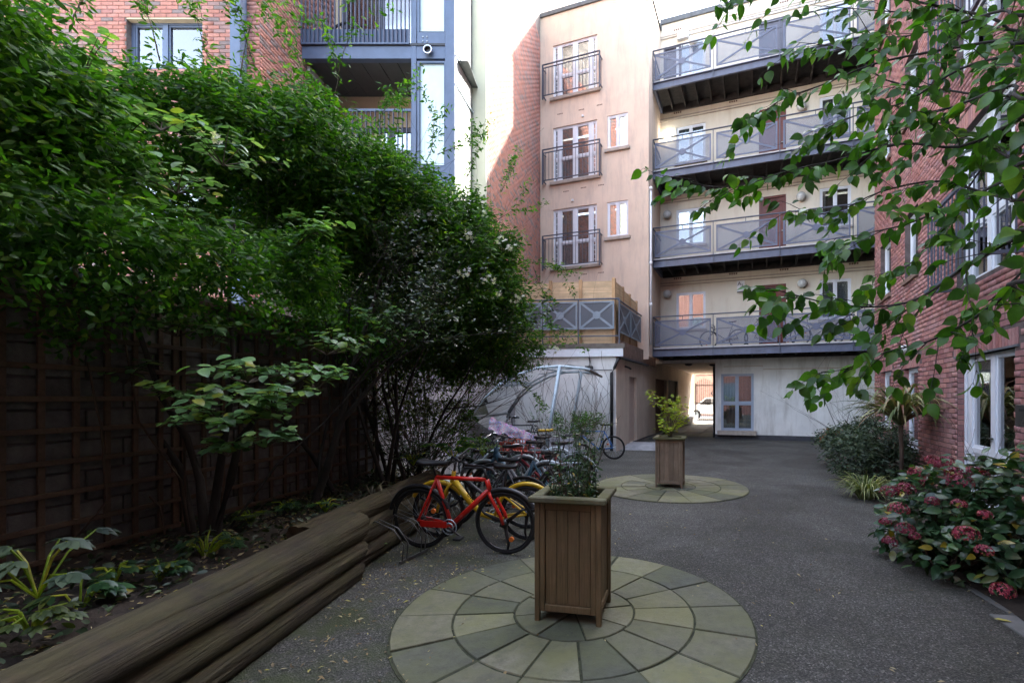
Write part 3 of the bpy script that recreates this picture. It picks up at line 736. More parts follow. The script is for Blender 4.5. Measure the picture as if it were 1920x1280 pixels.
for i, h in enumerate(big):
    window(tw, ft, *h, .09, [.35, 1.1, 1.1, .35], behind=bh_[i], transom=.42 if i else .4, fw=.05, mull=.12, astragal=5)
    MB().bev(h[0]-.1, h[1]+.12, TT-.1, TT+.08, h[2]-.11, h[2]-.002).build('sill', M['sill'], tw)
    # railing in front of the french window
    y0 = TT-.28; a0, a1 = h[0]-.3, h[1]+.2; z0 = h[2]-.02; z1 = z0+1.02
    rl = MB().box(a0, a1, y0-.025, y0+.025, z1+.09, z1+.115).box(a0, a1, y0-.015, y0+.015, z1-.03, z1).box(a0, a1, y0-.015, y0+.015, z0, z0+.03)
    for a in (a0, a1-.03): rl.box(a, a+.03, y0+.016, TT-.001, z1-.03, z1).box(a, a+.03, y0+.016, TT-.001, z0, z0+.03).box(a-.01, a+.04, y0-.026, y0+.014, z0-.12, z1+.09)
    ro = rl.build('railing', M['rail_grey'], tw)
    n = 17; bm_ = MB().box(-.007, .007, -.007, .007, z0+.03, z1-.03).mesh('baluster', M['rail_grey'])
    for q in range(1, n): link('baluster', bm_, ro, mw=Matrix.Translation((a0+(a1-a0)*q/n, y0, 0)))
    for a in (a0+.012, a1-.012):
        for q in range(1, 3): link('baluster', bm_, ro, mw=Matrix.Translation((a, y0+.09*q, 0)))
for i, h in enumerate(small):
    window(tw, ft, *h, .07, [1, 1], behind=[(.55, 1, 'curtain_pale' if i else 'curtain_blue', 0)])
    MB().bev(h[0]-.09, h[1]+.08, TT-.09, TT+.06, h[2]-.11, h[2]-.002).build('sill', M['sill'], tw)
for px, py in ((1050, 214), (1090, 206), (1124, 197), (1061, 359), (1094, 352), (1127, 347), (1095, 514), (1127, 511)):
    s, z = FB.at_y(px, py, TT); v = MB()
    for q in range(4): v.box(s-.1+q*.055, s-.1+q*.055+.04, TT-.004, TT+.003, z-.02, z+.02)
    v.build('air_vent', M['brown_band'], tw)
for px, py in ((1093, 218), (1074, 376)):
    s, z = FB.at_y(px, py, TT); MB().bev(s-.04, s+.04, TT-.05, TT, z-.04, z+.04).build('sensor', M['white'], tw)
# white rainwater pipe on the corner
s = SR-.0
dp = site('rainwater_pipe', 'slim white rainwater pipe down the corner of the pink tower', 'pipe', FB, SR+.05, TT+.1, 3.2)
MB().tube([(SR+.05, TT+.1, 3.3), (SR+.05, TT+.1, 8.6)], .04, 10).build('pipe', M['white'], dp, True)
for z in (8.55, 6.0, 4.6): MB().tube([(SR+.05, TT+.1, z), (SR+.05, TT+.1, z+.12)], .055, 10).build('collar', M['white'], dp, True)

# ================================================= shed and lower side wall, terrace with wooden screens
SS = -3.70
sh = site('bin_store', 'white single-storey store with a dark downpipe and a beige side door', 'building', FB, SS, 12.74)
xF, yF = (-.747, 13.244)
def FWp(a, b, z): x, y, _ = FW.world(a, b); s = x*FB.u[0]+y*FB.u[1]; t = x*FB.v[0]+y*FB.v[1]; return (s, t, z)
mb = MB(); mb.quad(FWp(-3.75, yF, 0), FWp(xF, yF, 0), FWp(xF, yF, 2.9), FWp(-3.75, yF, 2.9)); mb.build('front_wall', M['render_shed'], sh)
fs = lambda b, z, d: (SS-d, b, z)
dA = [FB.at_x(px, 760, SS)[0] for px in (1180, 1200)]; dB = [FB.at_x(px, 760, SS)[0] for px in (1229, 1250)]; dC = [FB.at_x(px, 730, SS)[0] for px in (1253, 1271)]
sh_h = [(dA[0], dA[0]+.95, .1, 2.15), (dB[0], dB[1], 0.02, 2.25), (dC[0], dC[1], 1.0, 2.3)]
mb = MB(); wall_sheet(mb, fs, 12.74, 30.0, 0, 2.9, sh_h, .15); mb.build('side_wall', M['render_side'], sh)
MB().box(SS-.13, SS-.09, sh_h[0][0], sh_h[0][1], .1, 2.15).build('door', M['door_beige'], sh)
MB().ball((SS-.07, sh_h[0][0]+.14, 1.05), .035).build('door_knob', M['black'], sh)
MB().box(SS-.14, SS-.12, sh_h[1][0], sh_h[1][1], 0.02, 2.25).build('door', M['brown_band'], sh)
MB().box(SS-.14, SS-.12, sh_h[2][0], sh_h[2][1], 1.0, 2.3).build('window_shutter', M['dark_room'], sh)
MB().box(SS+.0, SS+.03, 14.6, 29.9, 0, .12).build('plinth', M['plinth'], sh)
MB().box(SS+.001, SS+.3, 23.5, 29.8, .12, .42).build('ledge', M['slab'], sh)
q = [FWp(-3.75, yF-.10, 0)[:2], FWp(xF+.20, yF-.10, 0)[:2], FWp(xF+.20, yF+.0, 0)[:2], FWp(-3.75, yF+.0, 0)[:2]]
MB().prism(q, 2.64, 2.87).build('fascia', M['fascia_white'], sh)
q2 = [FWp(-3.75, yF-.12, 0)[:2], FWp(xF+.24, yF-.12, 0)[:2], FWp(xF+.24, yF+.08, 0)[:2], FWp(-3.75, yF+.08, 0)[:2]]
MB().prism(q2, 2.872, 3.0).build('parapet', M['parapet'], sh)
q3 = [FWp(-3.75, yF+.081, 0)[:2], (SS+.0, 12.82), (SS+.0, TT-.01), (-8, TT-.01)]
MB().prism(q3, 2.905, 3.0).build('roof', M['soffit_dark'], sh)
MB().box(SS+.002, SS+.06, 12.9, TB-.01, 2.66, 3.12).build('roof_band', M['brown_band'], sh)
MB().box(SS+.061, SS+.14, 12.9, 16.4, 2.60, 2.66).build('gutter', M['plinth'], sh)
px0 = FWp(xF-.12, yF-.06, 0)
cx, cyy = px0[0], px0[1]
MB().tube([(SS+.1, 12.95, 2.66), (SS+.06, 12.70, 2.55), (cx+.08, cyy-.0, 2.32), (cx, cyy, 2.18), (cx, cyy, .02)], .045, 10).build('downpipe', M['black'], sh, True)
MB().tube([FWp(xF-.75, yF-.05, 2.62), FWp(xF-.72, yF-.10, 2.5), FWp(xF-.75, yF-.06, 2.38)], .02).build('lamp_bracket', M['black'], sh)
MB().bev(*[v for ab in zip(FWp(xF-.86, yF-.14, 0)[:2], FWp(xF-.64, yF-.02, 0)[:2]) for v in sorted(ab)], 2.24, 2.38).build('floodlight', M['black'], sh)
MB().tube([FWp(-3.0, yF-.02, 2.27), FWp(xF-.1, yF-.02, 2.27)], .01).build('cable', M['black'], sh)
MB().tube([(SS+.03, 13.6, 2.42), (SS+.16, 13.5, 2.38), (SS+.2, 13.6, 2.34)], .03).build('spotlight', M['black'], sh)
s_, t_, _ = FWp(0, 0, 0)
st = thing('door_step', 'pale concrete slab ramped up to the beige store door', 'step', FB.world(SS+.5, 13.9))
st.rotation_euler = (0, 0, FB.rot)
n_ = MB(); n_.v = [(-.45, -.75, 0), (.5, -.62, 0), (.5, .55, 0), (-.45, .55, 0), (-.42, -.3, .13), (.28, -.25, .12), (.3, .5, .13), (-.42, .5, .13)]
n_.f = [(3, 2, 1, 0), (4, 5, 6, 7), (0, 1, 5, 4), (1, 2, 6, 5), (2, 3, 7, 6), (3, 0, 4, 7)]; n_.build('slab', M['slab'], st)

tr = site('terrace_screen', 'pale timber slatted screen with blue-grey mesh railing on the store roof', 'screen', FW, xF, yF, 3.0)
scr_y = yF+.12
def slat_panel(parent, to3, a0, a1, z0, z1):
    z = z0
    while z < z1-.02:
        b = MB(); h = .026; j = rnd.uniform(-.004, .004)
        b.v = [tuple(to3(*p)) for p in ((a0, z, j), (a1, z, j), (a1, z+h, j), (a0, z+h, j), (a0, z, j+.012), (a1, z, j+.012), (a1, z+h, j+.012), (a0, z+h, j+.012))]
        b.f = [(0, 1, 2, 3), (7, 6, 5, 4), (0, 4, 5, 1), (1, 5, 6, 2), (2, 6, 7, 3), (3, 7, 4, 0)]
        b.build('slat', M['screen_wood'], parent); z += h+.006
fa = lambda a, z, d: (a, scr_y+d, z)
posts = [xF-.0, xF-.94, xF-1.80, xF-2.66]
for i, p in enumerate(posts): MB().bev(p-.12, p-.03, scr_y-.05, scr_y+.04, 3.0, 4.86-(.03 if i else 0), .004).build('screen_post', M['post_wood'], tr)
for i in range(3): slat_panel(tr, fa, posts[i+1]-.03, posts[i]-.12, 3.03, 4.80-.02*i)
slat_panel(tr, fa, -3.7, posts[3]-.12, 3.03, 4.74)
for i, (a0, a1) in enumerate(((xF-1.02, xF-.06), (xF-2.05, xF-1.10), (xF-3.0, xF-2.1))):
    mesh_panel(tr, lambda a, z, d: (a, yF-.02+d, z), a0, a1, 3.42 if i < 2 else 3.42, 4.18, 'perf_dark')
MB().tube([(-3.7, yF-.03, 4.25), (xF+.1, yF-.03, 4.25)], .024).build('handrail', M['rail_grey'], tr)
for a in (xF+.09, xF-1.06, xF-2.08): MB().box(a-.018, a+.018, yF-.05, yF-.01, 3.0, 4.24).build('rail_post', M['rail_grey'], tr)
MB().box(-3.7, xF+.1, yF-.04, yF-.015, 3.2, 3.235).build('lower_rail', M['rail_grey'], tr)
ts = site('terrace_side_screen', 'short slatted timber screen with dark mesh rail running back from the terrace corner', 'screen', FB, SS, 12.9, 3.0)
gb = lambda b, z, d: (SS-.08-d, b, z)
pp = [12.86, 13.75, 14.55, 15.45]
for i, p in enumerate(pp): MB().bev(SS-.14, SS-.05, p-.045, p+.045, 3.0, 4.86-.05*i, .004).build('screen_post', M['post_wood'], ts)
for i in range(3): slat_panel(ts, gb, pp[i]+.045, pp[i+1]-.045, 3.03, 4.78-.05*i)
fb_ = lambda b, z, d: (SS+.02-d, b, z)
for a0, a1 in ((12.92, 14.2), (14.28, 15.62)): mesh_panel(ts, fb_, a0, a1, 3.35, 4.18, 'perf_dark')
MB().tube([(SS+.03, 12.85, 4.25), (SS+.03, 15.7, 4.25)], .024).build('handrail', M['rail_grey'], ts)

# ================================================= the street behind the gate
gt = site('street_gate', 'black wrought iron gate closing the passage to the sunny street', 'gate', FB, -2.4, 29.0)
gy = 29.0; n = 17; a0, a1 = -3.45, -1.46
for i in range(n+1):
    a = a0+(a1-a0)*i/n; hgt = 2.35+.28*math.sin(math.pi*((i % 9)/8.5)) if i != 9 else 2.9
    MB().tube([(a, gy, .06), (a, gy, hgt)], .019 if i not in (0, 9, n) else .045, 6).build('bar', M['black'], gt)
for z in (.12, 1.15, 2.2): MB().box(a0, a1, gy-.02, gy+.02, z, z+.05).build('rail', M['black'], gt)
MB().box(a0, a1, gy-.02, gy+.02, 2.8, 2.84).build('top_rail', M['black'], gt)
MB().ring(((a0+a1)/2, gy, 1.75), .1, .02).build('scroll', M['black'], gt)
fw_ = site('street_house', 'sunlit brick house front across the street beyond the gate', 'building', FB, 0, 41)
MB().box(-14, 12, 41, 42, 0, 6).build('wall', M['pink_wall'], fw_)
MB().box(-2.9, -2.2, 40.97, 40.998, 1.0, 2.6).build('window', M['dark_room'], fw_)
car = thing('parked_car', 'white estate car parked in the sunny street behind the gate', 'car', FB.world(-2.6, 34.5)); car.rotation_euler = (0, 0, FB.rot)
prof = [(-2.2, .35), (-2.25, .8), (-2.0, .95), (-1.35, 1.0), (-.75, 1.5), (.9, 1.55), (1.6, 1.5), (2.1, .95), (2.15, .4)]
b = MB(); n = len(prof); b.v = [(x, -.85, z) for x, z in prof]+[(x, .85, z) for x, z in prof]; b.f = [tuple(range(n))[::-1], tuple(range(n, 2*n))]+[(i, (i+1) % n, n+(i+1) % n, n+i) for i in range(n)]
b.build('body', M['car_white'], car)
for x0, x1 in ((-1.15, -.35), (-.28, .55), (.62, 1.5)):
    b = MB(); b.v = [(x0, -.856, 1.02), (x1, -.856, 1.02), (min(x1, 1.35), -.856, 1.42), (max(x0, -.72), -.856, 1.42)]; b.f = [(0, 1, 2, 3)]; b.build('side_window', M['dark_room'], car)
for x in (-1.4, 1.35):
    wv = MB().ring((x, -.82, .33), .25, .09, n=20).build('tyre', M['tyre'], car, True); MB().tube([(x, -.87, .33), (x, -.8, .33)], .2, 16).build('hubcap', M['galv'], wv)
MB().box(-.62, -.45, -1.0, -.86, 1.0, 1.14).build('wing_mirror', M['black'], car)
MB().box(2.1, 2.17, -.8, -.6, .7, .85).build('tail_light', M['orange'], car)

# ================================================= brick block on the right
SX = 2.69; T1 = 13.2
rb = site('brick_block', 'red brick apartment block down the right side of the yard', 'building', FB, SX, 8)
fr3 = lambda b, z, d: (SX+d, -b, z)          # b runs towards the camera so that faces look at the yard
def hx(pxl, pxr, z0, z1): b0 = FB.at_x(pxl, 700, SX)[0]; b1 = FB.at_x(pxr, 700, SX)[0]; return (-b0, -b1, z0, z1)
h1 = hx(1651, 1671, .95, 2.08); h2 = hx(1694, 1722, .62, 2.05)
dr = hx(1795, 1903, .06, 2.06)
rh = [h1, h2, dr]
cols1 = (h1[0], h1[1]); cols2 = (h2[0]+.1, h2[1]); cold = (dr[0]-.02, dr[1]+.02)
slits = []
for z0, z1 in ((3.75, 4.95), (6.7, 7.9), (9.6, 10.8), (12.5, 13.7)):
    slits += [(cols1[0], cols1[1], z0, z1), (cols2[0], cols2[1], z0, z1)]
upd = [(cold[0], cold[1], z0, z0+2.1) for z0 in (3.05, 6.0, 8.95, 11.9)]
near = [(-3.4, -2.2, .06, 2.06)]+[(-3.6, -2.0, z0, z0+2.1) for z0 in (3.05, 6.0, 8.95)]
rh = rh+slits+upd+near
mb = MB(); wall_sheet(mb, fr3, -T1, 8.0, 0, 15.9, rh, .2); mb.build('mortar', M['mortar_dark'], rb)
bl_ = lay_bricks(-T1, -2.5, 0.0, 12.0, rh)
bl_ = [b for b in bl_ if not (b[0] > -5.0 and b[2] > 6)]
def soldier(h): return (h[0]-.1, h[1]+.1, h[3], h[3]+.225)
sold = [soldier(dr), soldier(h1), soldier(h2)]+[soldier(h) for h in upd+slits]
bl_ = [b for b in bl_ if not any(s[0]-.05 < (b[0]+b[1])/2 < s[1]+.05 and s[2]-.03 < (b[2]+b[3])/2 < s[3]+.01 for s in sold)]
bricks_of(rb, bl_, fr3, .009, M['brick_right'], lambda b: (0 if (b[3] < 2.8 and b[0] > -12) else 50)+abs(b[0]+8.4)+abs(b[2]-1.6)*1.3)
for s_ in sold:
    n = max(2, round((s_[1]-s_[0])/.075)); w_ = (s_[1]-s_[0])/n
    for i in range(n):
        a = s_[0]+i*w_; b = MB(); b.v = [fr3(*p) for p in ((a, s_[2], 0), (a+w_-.009, s_[2], 0), (a+w_-.009, s_[3]-.01, 0), (a, s_[3]-.01, 0), (a, s_[2], -.010), (a+w_-.009, s_[2], -.010), (a+w_-.009, s_[3]-.01, -.010), (a, s_[3]-.01, -.010))]
        b.f = [(4, 5, 6, 7), (0, 1, 5, 4), (1, 2, 6, 5), (2, 3, 7, 6), (3, 0, 4, 7)]; b.build('lintel_brick', M['brick_right'], rb)
# brick reveals of door and windows
for h in (dr, h1, h2):
    z = h[2]
    rv = []
    while z < h[3]-.06:
        b = MB(); b.box(SX+.005, SX+.17, -h[0]-.009, -h[0]+.001, z, z+.065); b.build('reveal_brick', M['brick_right'], rb); z += .075
for h in [h1, h2]+slits:
    window(rb, fr3, *h, .13, [1], fw=.05, behind=[(0, 1, 'curtain_pale', 0)])
    b = MB(); b.v = [fr3(*p) for p in ((h[0]-.05, h[2]-.10, -.06), (h[1]+.05, h[2]-.10, -.06), (h[1]+.05, h[2]-.02, -.06), (h[0]-.05, h[2]-.02, -.06), (h[0]-.05, h[2]-.10, .12), (h[1]+.05, h[2]-.10, .12), (h[1]+.05, h[2], .12), (h[0]-.05, h[2], .12))]
    b.f = [(0, 1, 2, 3), (0, 4, 5, 1), (1, 5, 6, 2), (2, 6, 7, 3), (3, 7, 4, 0)]; b.build('sill', M['white_frame'] if h in (h1, h2) else M['brown_sill'], rb)
for h in [dr]+upd+near:
    window(rb, fr3, *h, .12, [.28, 1, 1]+([.28] if h is not dr else []), fw=.04, behind=[(.2, .5, 'curtain_pale', 0), (.55, .9, 'curtain', 0)], transom=.36, mull=.11, astragal=5, name='french_door')
    if h is not dr and h[2] > 2:
        z0 = h[2]; z1 = z0+1.05; yy = -.32; r_ = MB()
        def bx(m_, x0, x1, q0, q1, d0, d1):
            n = len(m_.v); m_.v += [tuple(fr3(x, z, d)) for d in (d0, d1) for x, z in ((x0, q0), (x1, q0), (x1, q1), (x0, q1))]
            m_.f += [tuple(n+i for i in q) for q in ((0, 1, 2, 3), (7, 6, 5, 4), (0, 4, 5, 1), (1, 5, 6, 2), (2, 6, 7, 3), (3, 7, 4, 0))]
        a0, a1 = h[0]-.22, h[1]+.22
        bx(r_, a0, a1, z1, z1+.045, yy-.02, yy+.02); bx(r_, a0, a1, z0, z0+.045, yy-.02, yy+.02); bx(r_, a0, a0+.04, z1, z1+.04, yy+.021, 0); bx(r_, a1-.04, a1, z1, z1+.04, yy+.021, 0)
        bx(r_, a0, a0+.04, z0, z0+.04, yy+.021, 0); bx(r_, a1-.04, a1, z0, z0+.04, yy+.021, 0)
        ro = r_.build('railing', M['rail_grey'], rb); n = 16
        bb = MB(); bx(bb, -.008, .008, z0+.045, z1, -.008, .008); 
        for v_ in range(len(bb.v)): x_, y_, z_ = bb.v[v_]; bb.v[v_] = (x_-SX, y_, z_)
        me = bb.mesh('baluster', M['rail_grey'])
        for q in range(1, n): link('baluster', me, ro, mw=Matrix.Translation((SX+yy, -(a0+(a1-a0)*q/n), 0)))
        for q in range(1, 4): link('baluster', me, ro, mw=Matrix.Translation((SX+yy+.08*q, -(a0+.02), 0))); link('baluster', me, ro, mw=Matrix.Translation((SX+yy+.08*q, -(a1-.02), 0)))
# door handle
b = (dr[0]+dr[1])/2+.08; MB().box(SX+.03, SX+.06, -b-.05, -b+.05, .98, 1.0).build('door_handle', M['chrome'], rb)
MB().box(SX-.02, SX+.2, -(dr[1]+.1), -(dr[0]-.1), 2.06, 2.085).build('lintel_plate', M['coping'], rb)
MB().quad((SX+.19, T1-.001, 0), (SX+.0, T1-.001, 0), (SX+.0, T1-.001, 15.9), (SX+.19, T1-.001, 15.9)).box(SX+.2, SX+9, T1-.02, T1+.2, 0, 15.9).box(3.9, 12, T1+.2, 18.4, 0, 15.9).build('end_wall_and_gap_fill', M['mortar_dark'], rb)  # last box is an unseen block, added to stop sun through the gap
MB().box(SX+.21, SX+9, -8, T1-.03, 15.7, 15.95).box(SX-.08, SX+.2, -8, T1, 15.9, 16.0).build('roof', M['coping'], rb)  # roof slab out of view, added to block the sun
# air brick and outside light
s, z = FB.at_x(1737, 651, SX); MB().box(SX-.012, SX+.01, s-.1, s+.1, z-.08, z+.08).build('air_brick', M['brown_sill'], rb)
b, z = FB.at_x(1705, 654, SX)
wlp = site('bulkhead_lamp', 'small white lamp on the brick wall above the second narrow window', 'lamp', FB, SX, b, z)
MB().ball((SX-.08, b, z), .09, 12, 8, (1, 1, .9)).build('shade', M['globe'], wlp, True); MB().box(SX-.08, SX-.01, b-.1, b+.1, z-.12, z-.09).build('base', M['black'], wlp)
b0, z0 = FB.at_x(1903, 778, SX-.16); 
lb = site('letterbox', 'dark metal letterbox on the brick wall right of the white french door', 'letterbox', FB, SX-.05, 5.0, 1.1)
b1 = FB.at_x(1903, 800, SX-.18)[0]
MB().bev(SX-.18, SX-.012, b1-.42, b1, 1.20, 1.43, .008).build('body', M['box_metal'], lb)
MB().box(SX-.182, SX-.179, b1-.32, b1-.08, 1.36, 1.385).build('slot', M['black'], lb)
MB().tube([(SX-.19, b1-.2, 1.24), (SX-.17, b1-.2, 1.24)], .012, 10).build('lock', M['chrome'], lb)

# ================================================= unseen brick block, added behind the viewer to darken the near yard
bb_ = thing('added_brick_block', 'brick block closing the yard behind the viewer', 'building', (0, -7, 0))
MB().box(-14, 14, -.4, 0, 0, 12.5).build('wall', M['brick_plain'], bb_)
for i in range(6):
    for j in range(3): MB().box(-9+i*3.2, -7.6+i*3.2, 0, .03, 1.2+j*3.1, 2.8+j*3.1).build('window', M['curtain_blue'], bb_)
# ================================================= tall building on the left: brick side wall, cladding, recessed balconies
AW = -3.754
lw = site('brick_gable', 'tall sunlit brick side wall rising behind the garden wall and store', 'building', FW, AW, 18)
g3 = lambda b, z, d: (AW-d, b, z)
mb = MB(); wall_sheet(mb, g3, 11.09, 27.3, 0, 26, [], .1); mb.quad((AW, 27.3, 0), (AW-8, 27.3, 0), (AW-8, 27.3, 26), (AW, 27.3, 26)); mb.build('mortar', M['mortar'], lw)
V = []; Fa = []
for b in lay_bricks(11.1, 19.4, 2.3, 14.6, []):
    n = len(V); p = .006
    for a, z, dd in ((b[0], b[2], 0), (b[1], b[2], 0), (b[1], b[3], 0), (b[0], b[3], 0), (b[0], b[2], -p), (b[1], b[2], -p), (b[1], b[3], -p), (b[0], b[3], -p)): V.append(g3(a, z, dd))
    Fa += [(n+4, n+5, n+6, n+7), (n, n+1, n+5, n+4), (n+1, n+2, n+6, n+5), (n+2, n+3, n+7, n+6), (n+3, n, n+4, n+7)]
link('brickwork', raw_mesh('brickwork', np.array(V), np.array(Fa), M['brick_left'], False), lw, 'stuff')
MB().box(AW-8, AW, 11.2, 27.3, 25.9, 26.1).build('roof', M['coping'], lw)  # unseen top slab, added so that sun cannot pass

lf = site('balcony_block', 'modern block on the left: brick front, slate-blue steel balconies and white cladding', 'building', FO, -5, 9.03)
YB = 9.03; XS = -6.22
o3 = lambda a, z, d: (a, YB+d, z)
wn = (P(237, 30, YB).x, P(380, 30, YB).x, P(237, 130, YB).z, P(237, 33, YB).z)
lwn = [(wn[0], wn[1], wn[2]-3.0, wn[3]-3.0), (wn[0]-4, wn[1]-4, wn[2], wn[3]), wn]
mb = MB(); wall_sheet(mb, o3, -24, XS, 0, 20, lwn, .22); mb.build('mortar', M['mortar'], lf)
bs = lay_bricks(-13.2, XS, 2.2, 12.6, lwn)
bricks_of(lf, bs, o3, .009, M['brick_left'], lambda b: abs(b[0]+8.3)*.6+abs(b[2]-8.3)*2)
for h in lwn:
    window(lf, o3, *h, .14, [1, 1.2], frame='steel_blue', behind=[(0, 1, 'blind', 0)], fw=.07, mull=.09)
    MB().box(h[0], h[1], YB+.002, YB+.2, h[3]-.03, h[3]-.001).build('lintel', M['cream'], lf)
# side wall of the recess, bricks in courses
h3 = lambda b, z, d: (XS-d, b, z)
mb = MB(); wall_sheet(mb, h3, YB, 12.1, 0, 20, [], .1); mb.build('recess_wall', M['mortar'], lf)
V = []; Fa = []
for b in lay_bricks(YB, 12.0, 5.4, 12.6, []):
    n = len(V); p = .008
    for a, z, dd in ((b[0], b[2], 0), (b[1], b[2], 0), (b[1], b[3], 0), (b[0], b[3], 0), (b[0], b[2], -p), (b[1], b[2], -p), (b[1], b[3], -p), (b[0], b[3], -p)): V.append(h3(a, z, dd))
    Fa += [(n+4, n+5, n+6, n+7), (n, n+1, n+5, n+4), (n+1, n+2, n+6, n+5), (n+2, n+3, n+7, n+6), (n+3, n, n+4, n+7)]
link('recess_brickwork', raw_mesh('recess_brickwork', np.array(V), np.array(Fa), M['brick_left'], False), lf, 'stuff')
# square downpipe
x0, x1 = P(434, 50, YB-.15).x, P(456, 50, YB-.15).x
MB().bev(x0, x1-.02, YB-.2, YB-.02, 0, 20, .01).build('downpipe', M['steel_blue'], lf)
YC = 10.35
X = lambda px, Y=YC: (px-CX)/F*Y
Z = lambda py, Y=YC: H-(py-CY)/F*Y
xa, xb, xc, xd, xe = X(566), X(770), X(782), X(835), X(853)
zb0, zb1 = Z(110), Z(87)
MB().box(XS+.012, xd, YC, YC+.14, zb0, zb1).build('edge_beam', M['steel_blue'], lf)
MB().box(XS+.012, xd, YC-.02, YC+.1, zb1+.002, zb1+.05).build('edge_flashing', M['black'], lf)
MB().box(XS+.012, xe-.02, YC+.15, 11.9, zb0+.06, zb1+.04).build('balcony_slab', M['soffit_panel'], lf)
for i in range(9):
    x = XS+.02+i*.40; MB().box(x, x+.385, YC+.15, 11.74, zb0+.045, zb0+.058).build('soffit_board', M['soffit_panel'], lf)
MB().box(XS+.01, XS+.07, YC+.2, YC+.75, zb0-.13, zb0-.03).build('soffit_lamp', M['white'], lf)
MB().bev(xd, xe, YC-.03, YC+.22, 0, 20, .01).build('column', M['steel_blue'], lf)
MB().bev(X(771), X(781), YC-.01, YC+.16, 0, 20, .01).build('column', M['steel_blue'], lf)
for z0, z1 in ((Z(305), Z(118)), (Z(56), 12.6)):
    MB().box(xc+.05, xd-.03, YC+.05, YC+.07, z0, z1).build('frosted_pane', M['frost'], lf)
    MB().box(xc-.0, xc+.05, YC, YC+.12, z0-.05, z1+.04).box(xd-.03, xd-.002, YC, YC+.12, z0-.05, z1+.04).box(xc+.05, xd-.03, YC+.001, YC+.12, z1, z1+.04).build('pane_frame', M['steel_blue'], lf)
MB().box(xc, xd-.002, YC+.005, YC+.1, zb1+.051, Z(56)-.05).build('spandrel', M['steel_blue'], lf)
MB().box(xc, xd-.002, YC+.005, YC+.1, 4.4, Z(305)-.05).build('spandrel', M['steel_blue'], lf)
for i in range(2):
    for j in range(2): MB().ball((X(793)+.09*i, YC, Z(78)+.1*j), .018, 8, 6).build('bolt', M['galv'], lf)
MB().ring((X(804), YC-.08, Z(98)), .085, .018, n=20).tube([(X(804), YC-.09, Z(98)), (X(804), YC+.02, Z(98))], .078, 18, cap=False).build('extract_pipe', M['chrome'], lf)
MB().tube([(X(804), YC-.03, Z(98)), (X(804), YC-.02, Z(98))], .077, 18).build('pipe_mouth', M['black'], lf)
# upper balustrade: kick plate and bars; lower one behind the climber
def bars(x0, x1, z0, z1, n, y, d=.012):
    r_ = MB().box(x0, x1, y-.02, y+.02, z1, z1+.05).build('top_rail', M['steel_blue'], lf); MB().box(x0, x1, y-.02, y+.02, z0-.03, z0).build('bottom_rail', M['steel_blue'], lf)
    me = MB().box(-.006, .006, -.025, .025, z0, z1).mesh('bar', M['walk_steel'])
    for i in range(n+1): link('bar', me, r_, mw=Matrix.Translation((x0+(x1-x0)*i/n, y, 0)))
bars(xa+.01, xb-.02, Z(83), Z(83)+1.25, 26, YC-.03)
for i in range(25):
    x = xa+.02+(xb-xa-.05)*i/25; MB().box(x, x+(xb-xa-.05)/25-.006, YC+.0, YC+.012, Z(82), Z(55)).build('kick_board', M['steel_blue'], lf)
bars(X(640), xb-.02, 6.5, Z(204), 15, YC+.1)
MB().box(XS+.02, xd, YC+.15, 11.9, 5.9, 6.1).build('balcony_slab', M['soffit_panel'], lf)
MB().box(XS+.012, xd, YC, YC+.14, 5.85, 6.12).build('edge_beam', M['steel_blue'], lf)
# back wall of the recess
i3 = lambda a, z, d: (a, 11.75+d, z)
x4 = (640-CX)/F*11.75
dh = [(x4+.35, xd-.15, 6.15, 8.18), (x4, xd-.15, 9.3, 11.6)]
mb = MB(); wall_sheet(mb, i3, XS, xe, 0, 20, dh, .1); mb.build('back_wall', M['cream'], lf)
for k, h in enumerate(dh):
    window(lf, i3, *h, .06, [1, 1, 1], frame='rail_grey', behind=[(0, 1, 'curtain_pale', 0)], fw=.07, mull=.09, name='sliding_door')
# white cladding on the side with ledges, sage pillar
pA = (xe, YC); pB = (-2.75, 11.42)
ddx, ddy = pB[0]-pA[0], pB[1]-pA[1]; ln = math.hypot(ddx, ddy); ux, uy = ddx/ln, ddy/ln
def sidebox(u0, u1, o0, o1, z0, z1):
    b = MB(); q = [(pA[0]+ux*u+uy*o, pA[1]+uy*u-ux*o) for u, o in ((u0, o0), (u1, o0), (u1, o1), (u0, o1))]; return b.prism(q, z0, z1)
zc = [(0, 6.55), (6.6, 8.72), (8.76, 9.02), (9.28, 20)]
for z0, z1 in ((0, 5.5), (5.55, 8.28), (8.44, 8.92), (9.12, 12.2), (12.25, 20)):
    for u0, u1 in ((.05, .52), (.54, ln-.08)): sidebox(u0, u1, -.05, 0, z0, z1).build('cladding_panel', M['clad_white'], lf)
sidebox(.02, ln, -.15, -.05, 0, 20).build('cladding_backing', M['rail_grey'], lf)
for z in (8.95, 8.32): sidebox(.0, ln+.01, .0, .035, z, z+.03).build('drip_ledge', M['galv'], lf)
sidebox(-.01, .05, -.05, .012, 0, 20).build('corner_trim', M['white'], lf)
x2 = (912-CX)/F*11.42
MB().box(-2.75, x2-.002, 11.40, 12.0, 0, 26).build('pillar', M['pillar_green'], lf)
MB().box(-24, -2.9, 9.3, 12, 19.9, 20.1).build('roof', M['coping'], lf)  # unseen roof slab, put in to block the sun
MB().box(-24, -6.4, 12.2, 12.3, 0, 20).build('rear_wall', M['mortar'], lf)
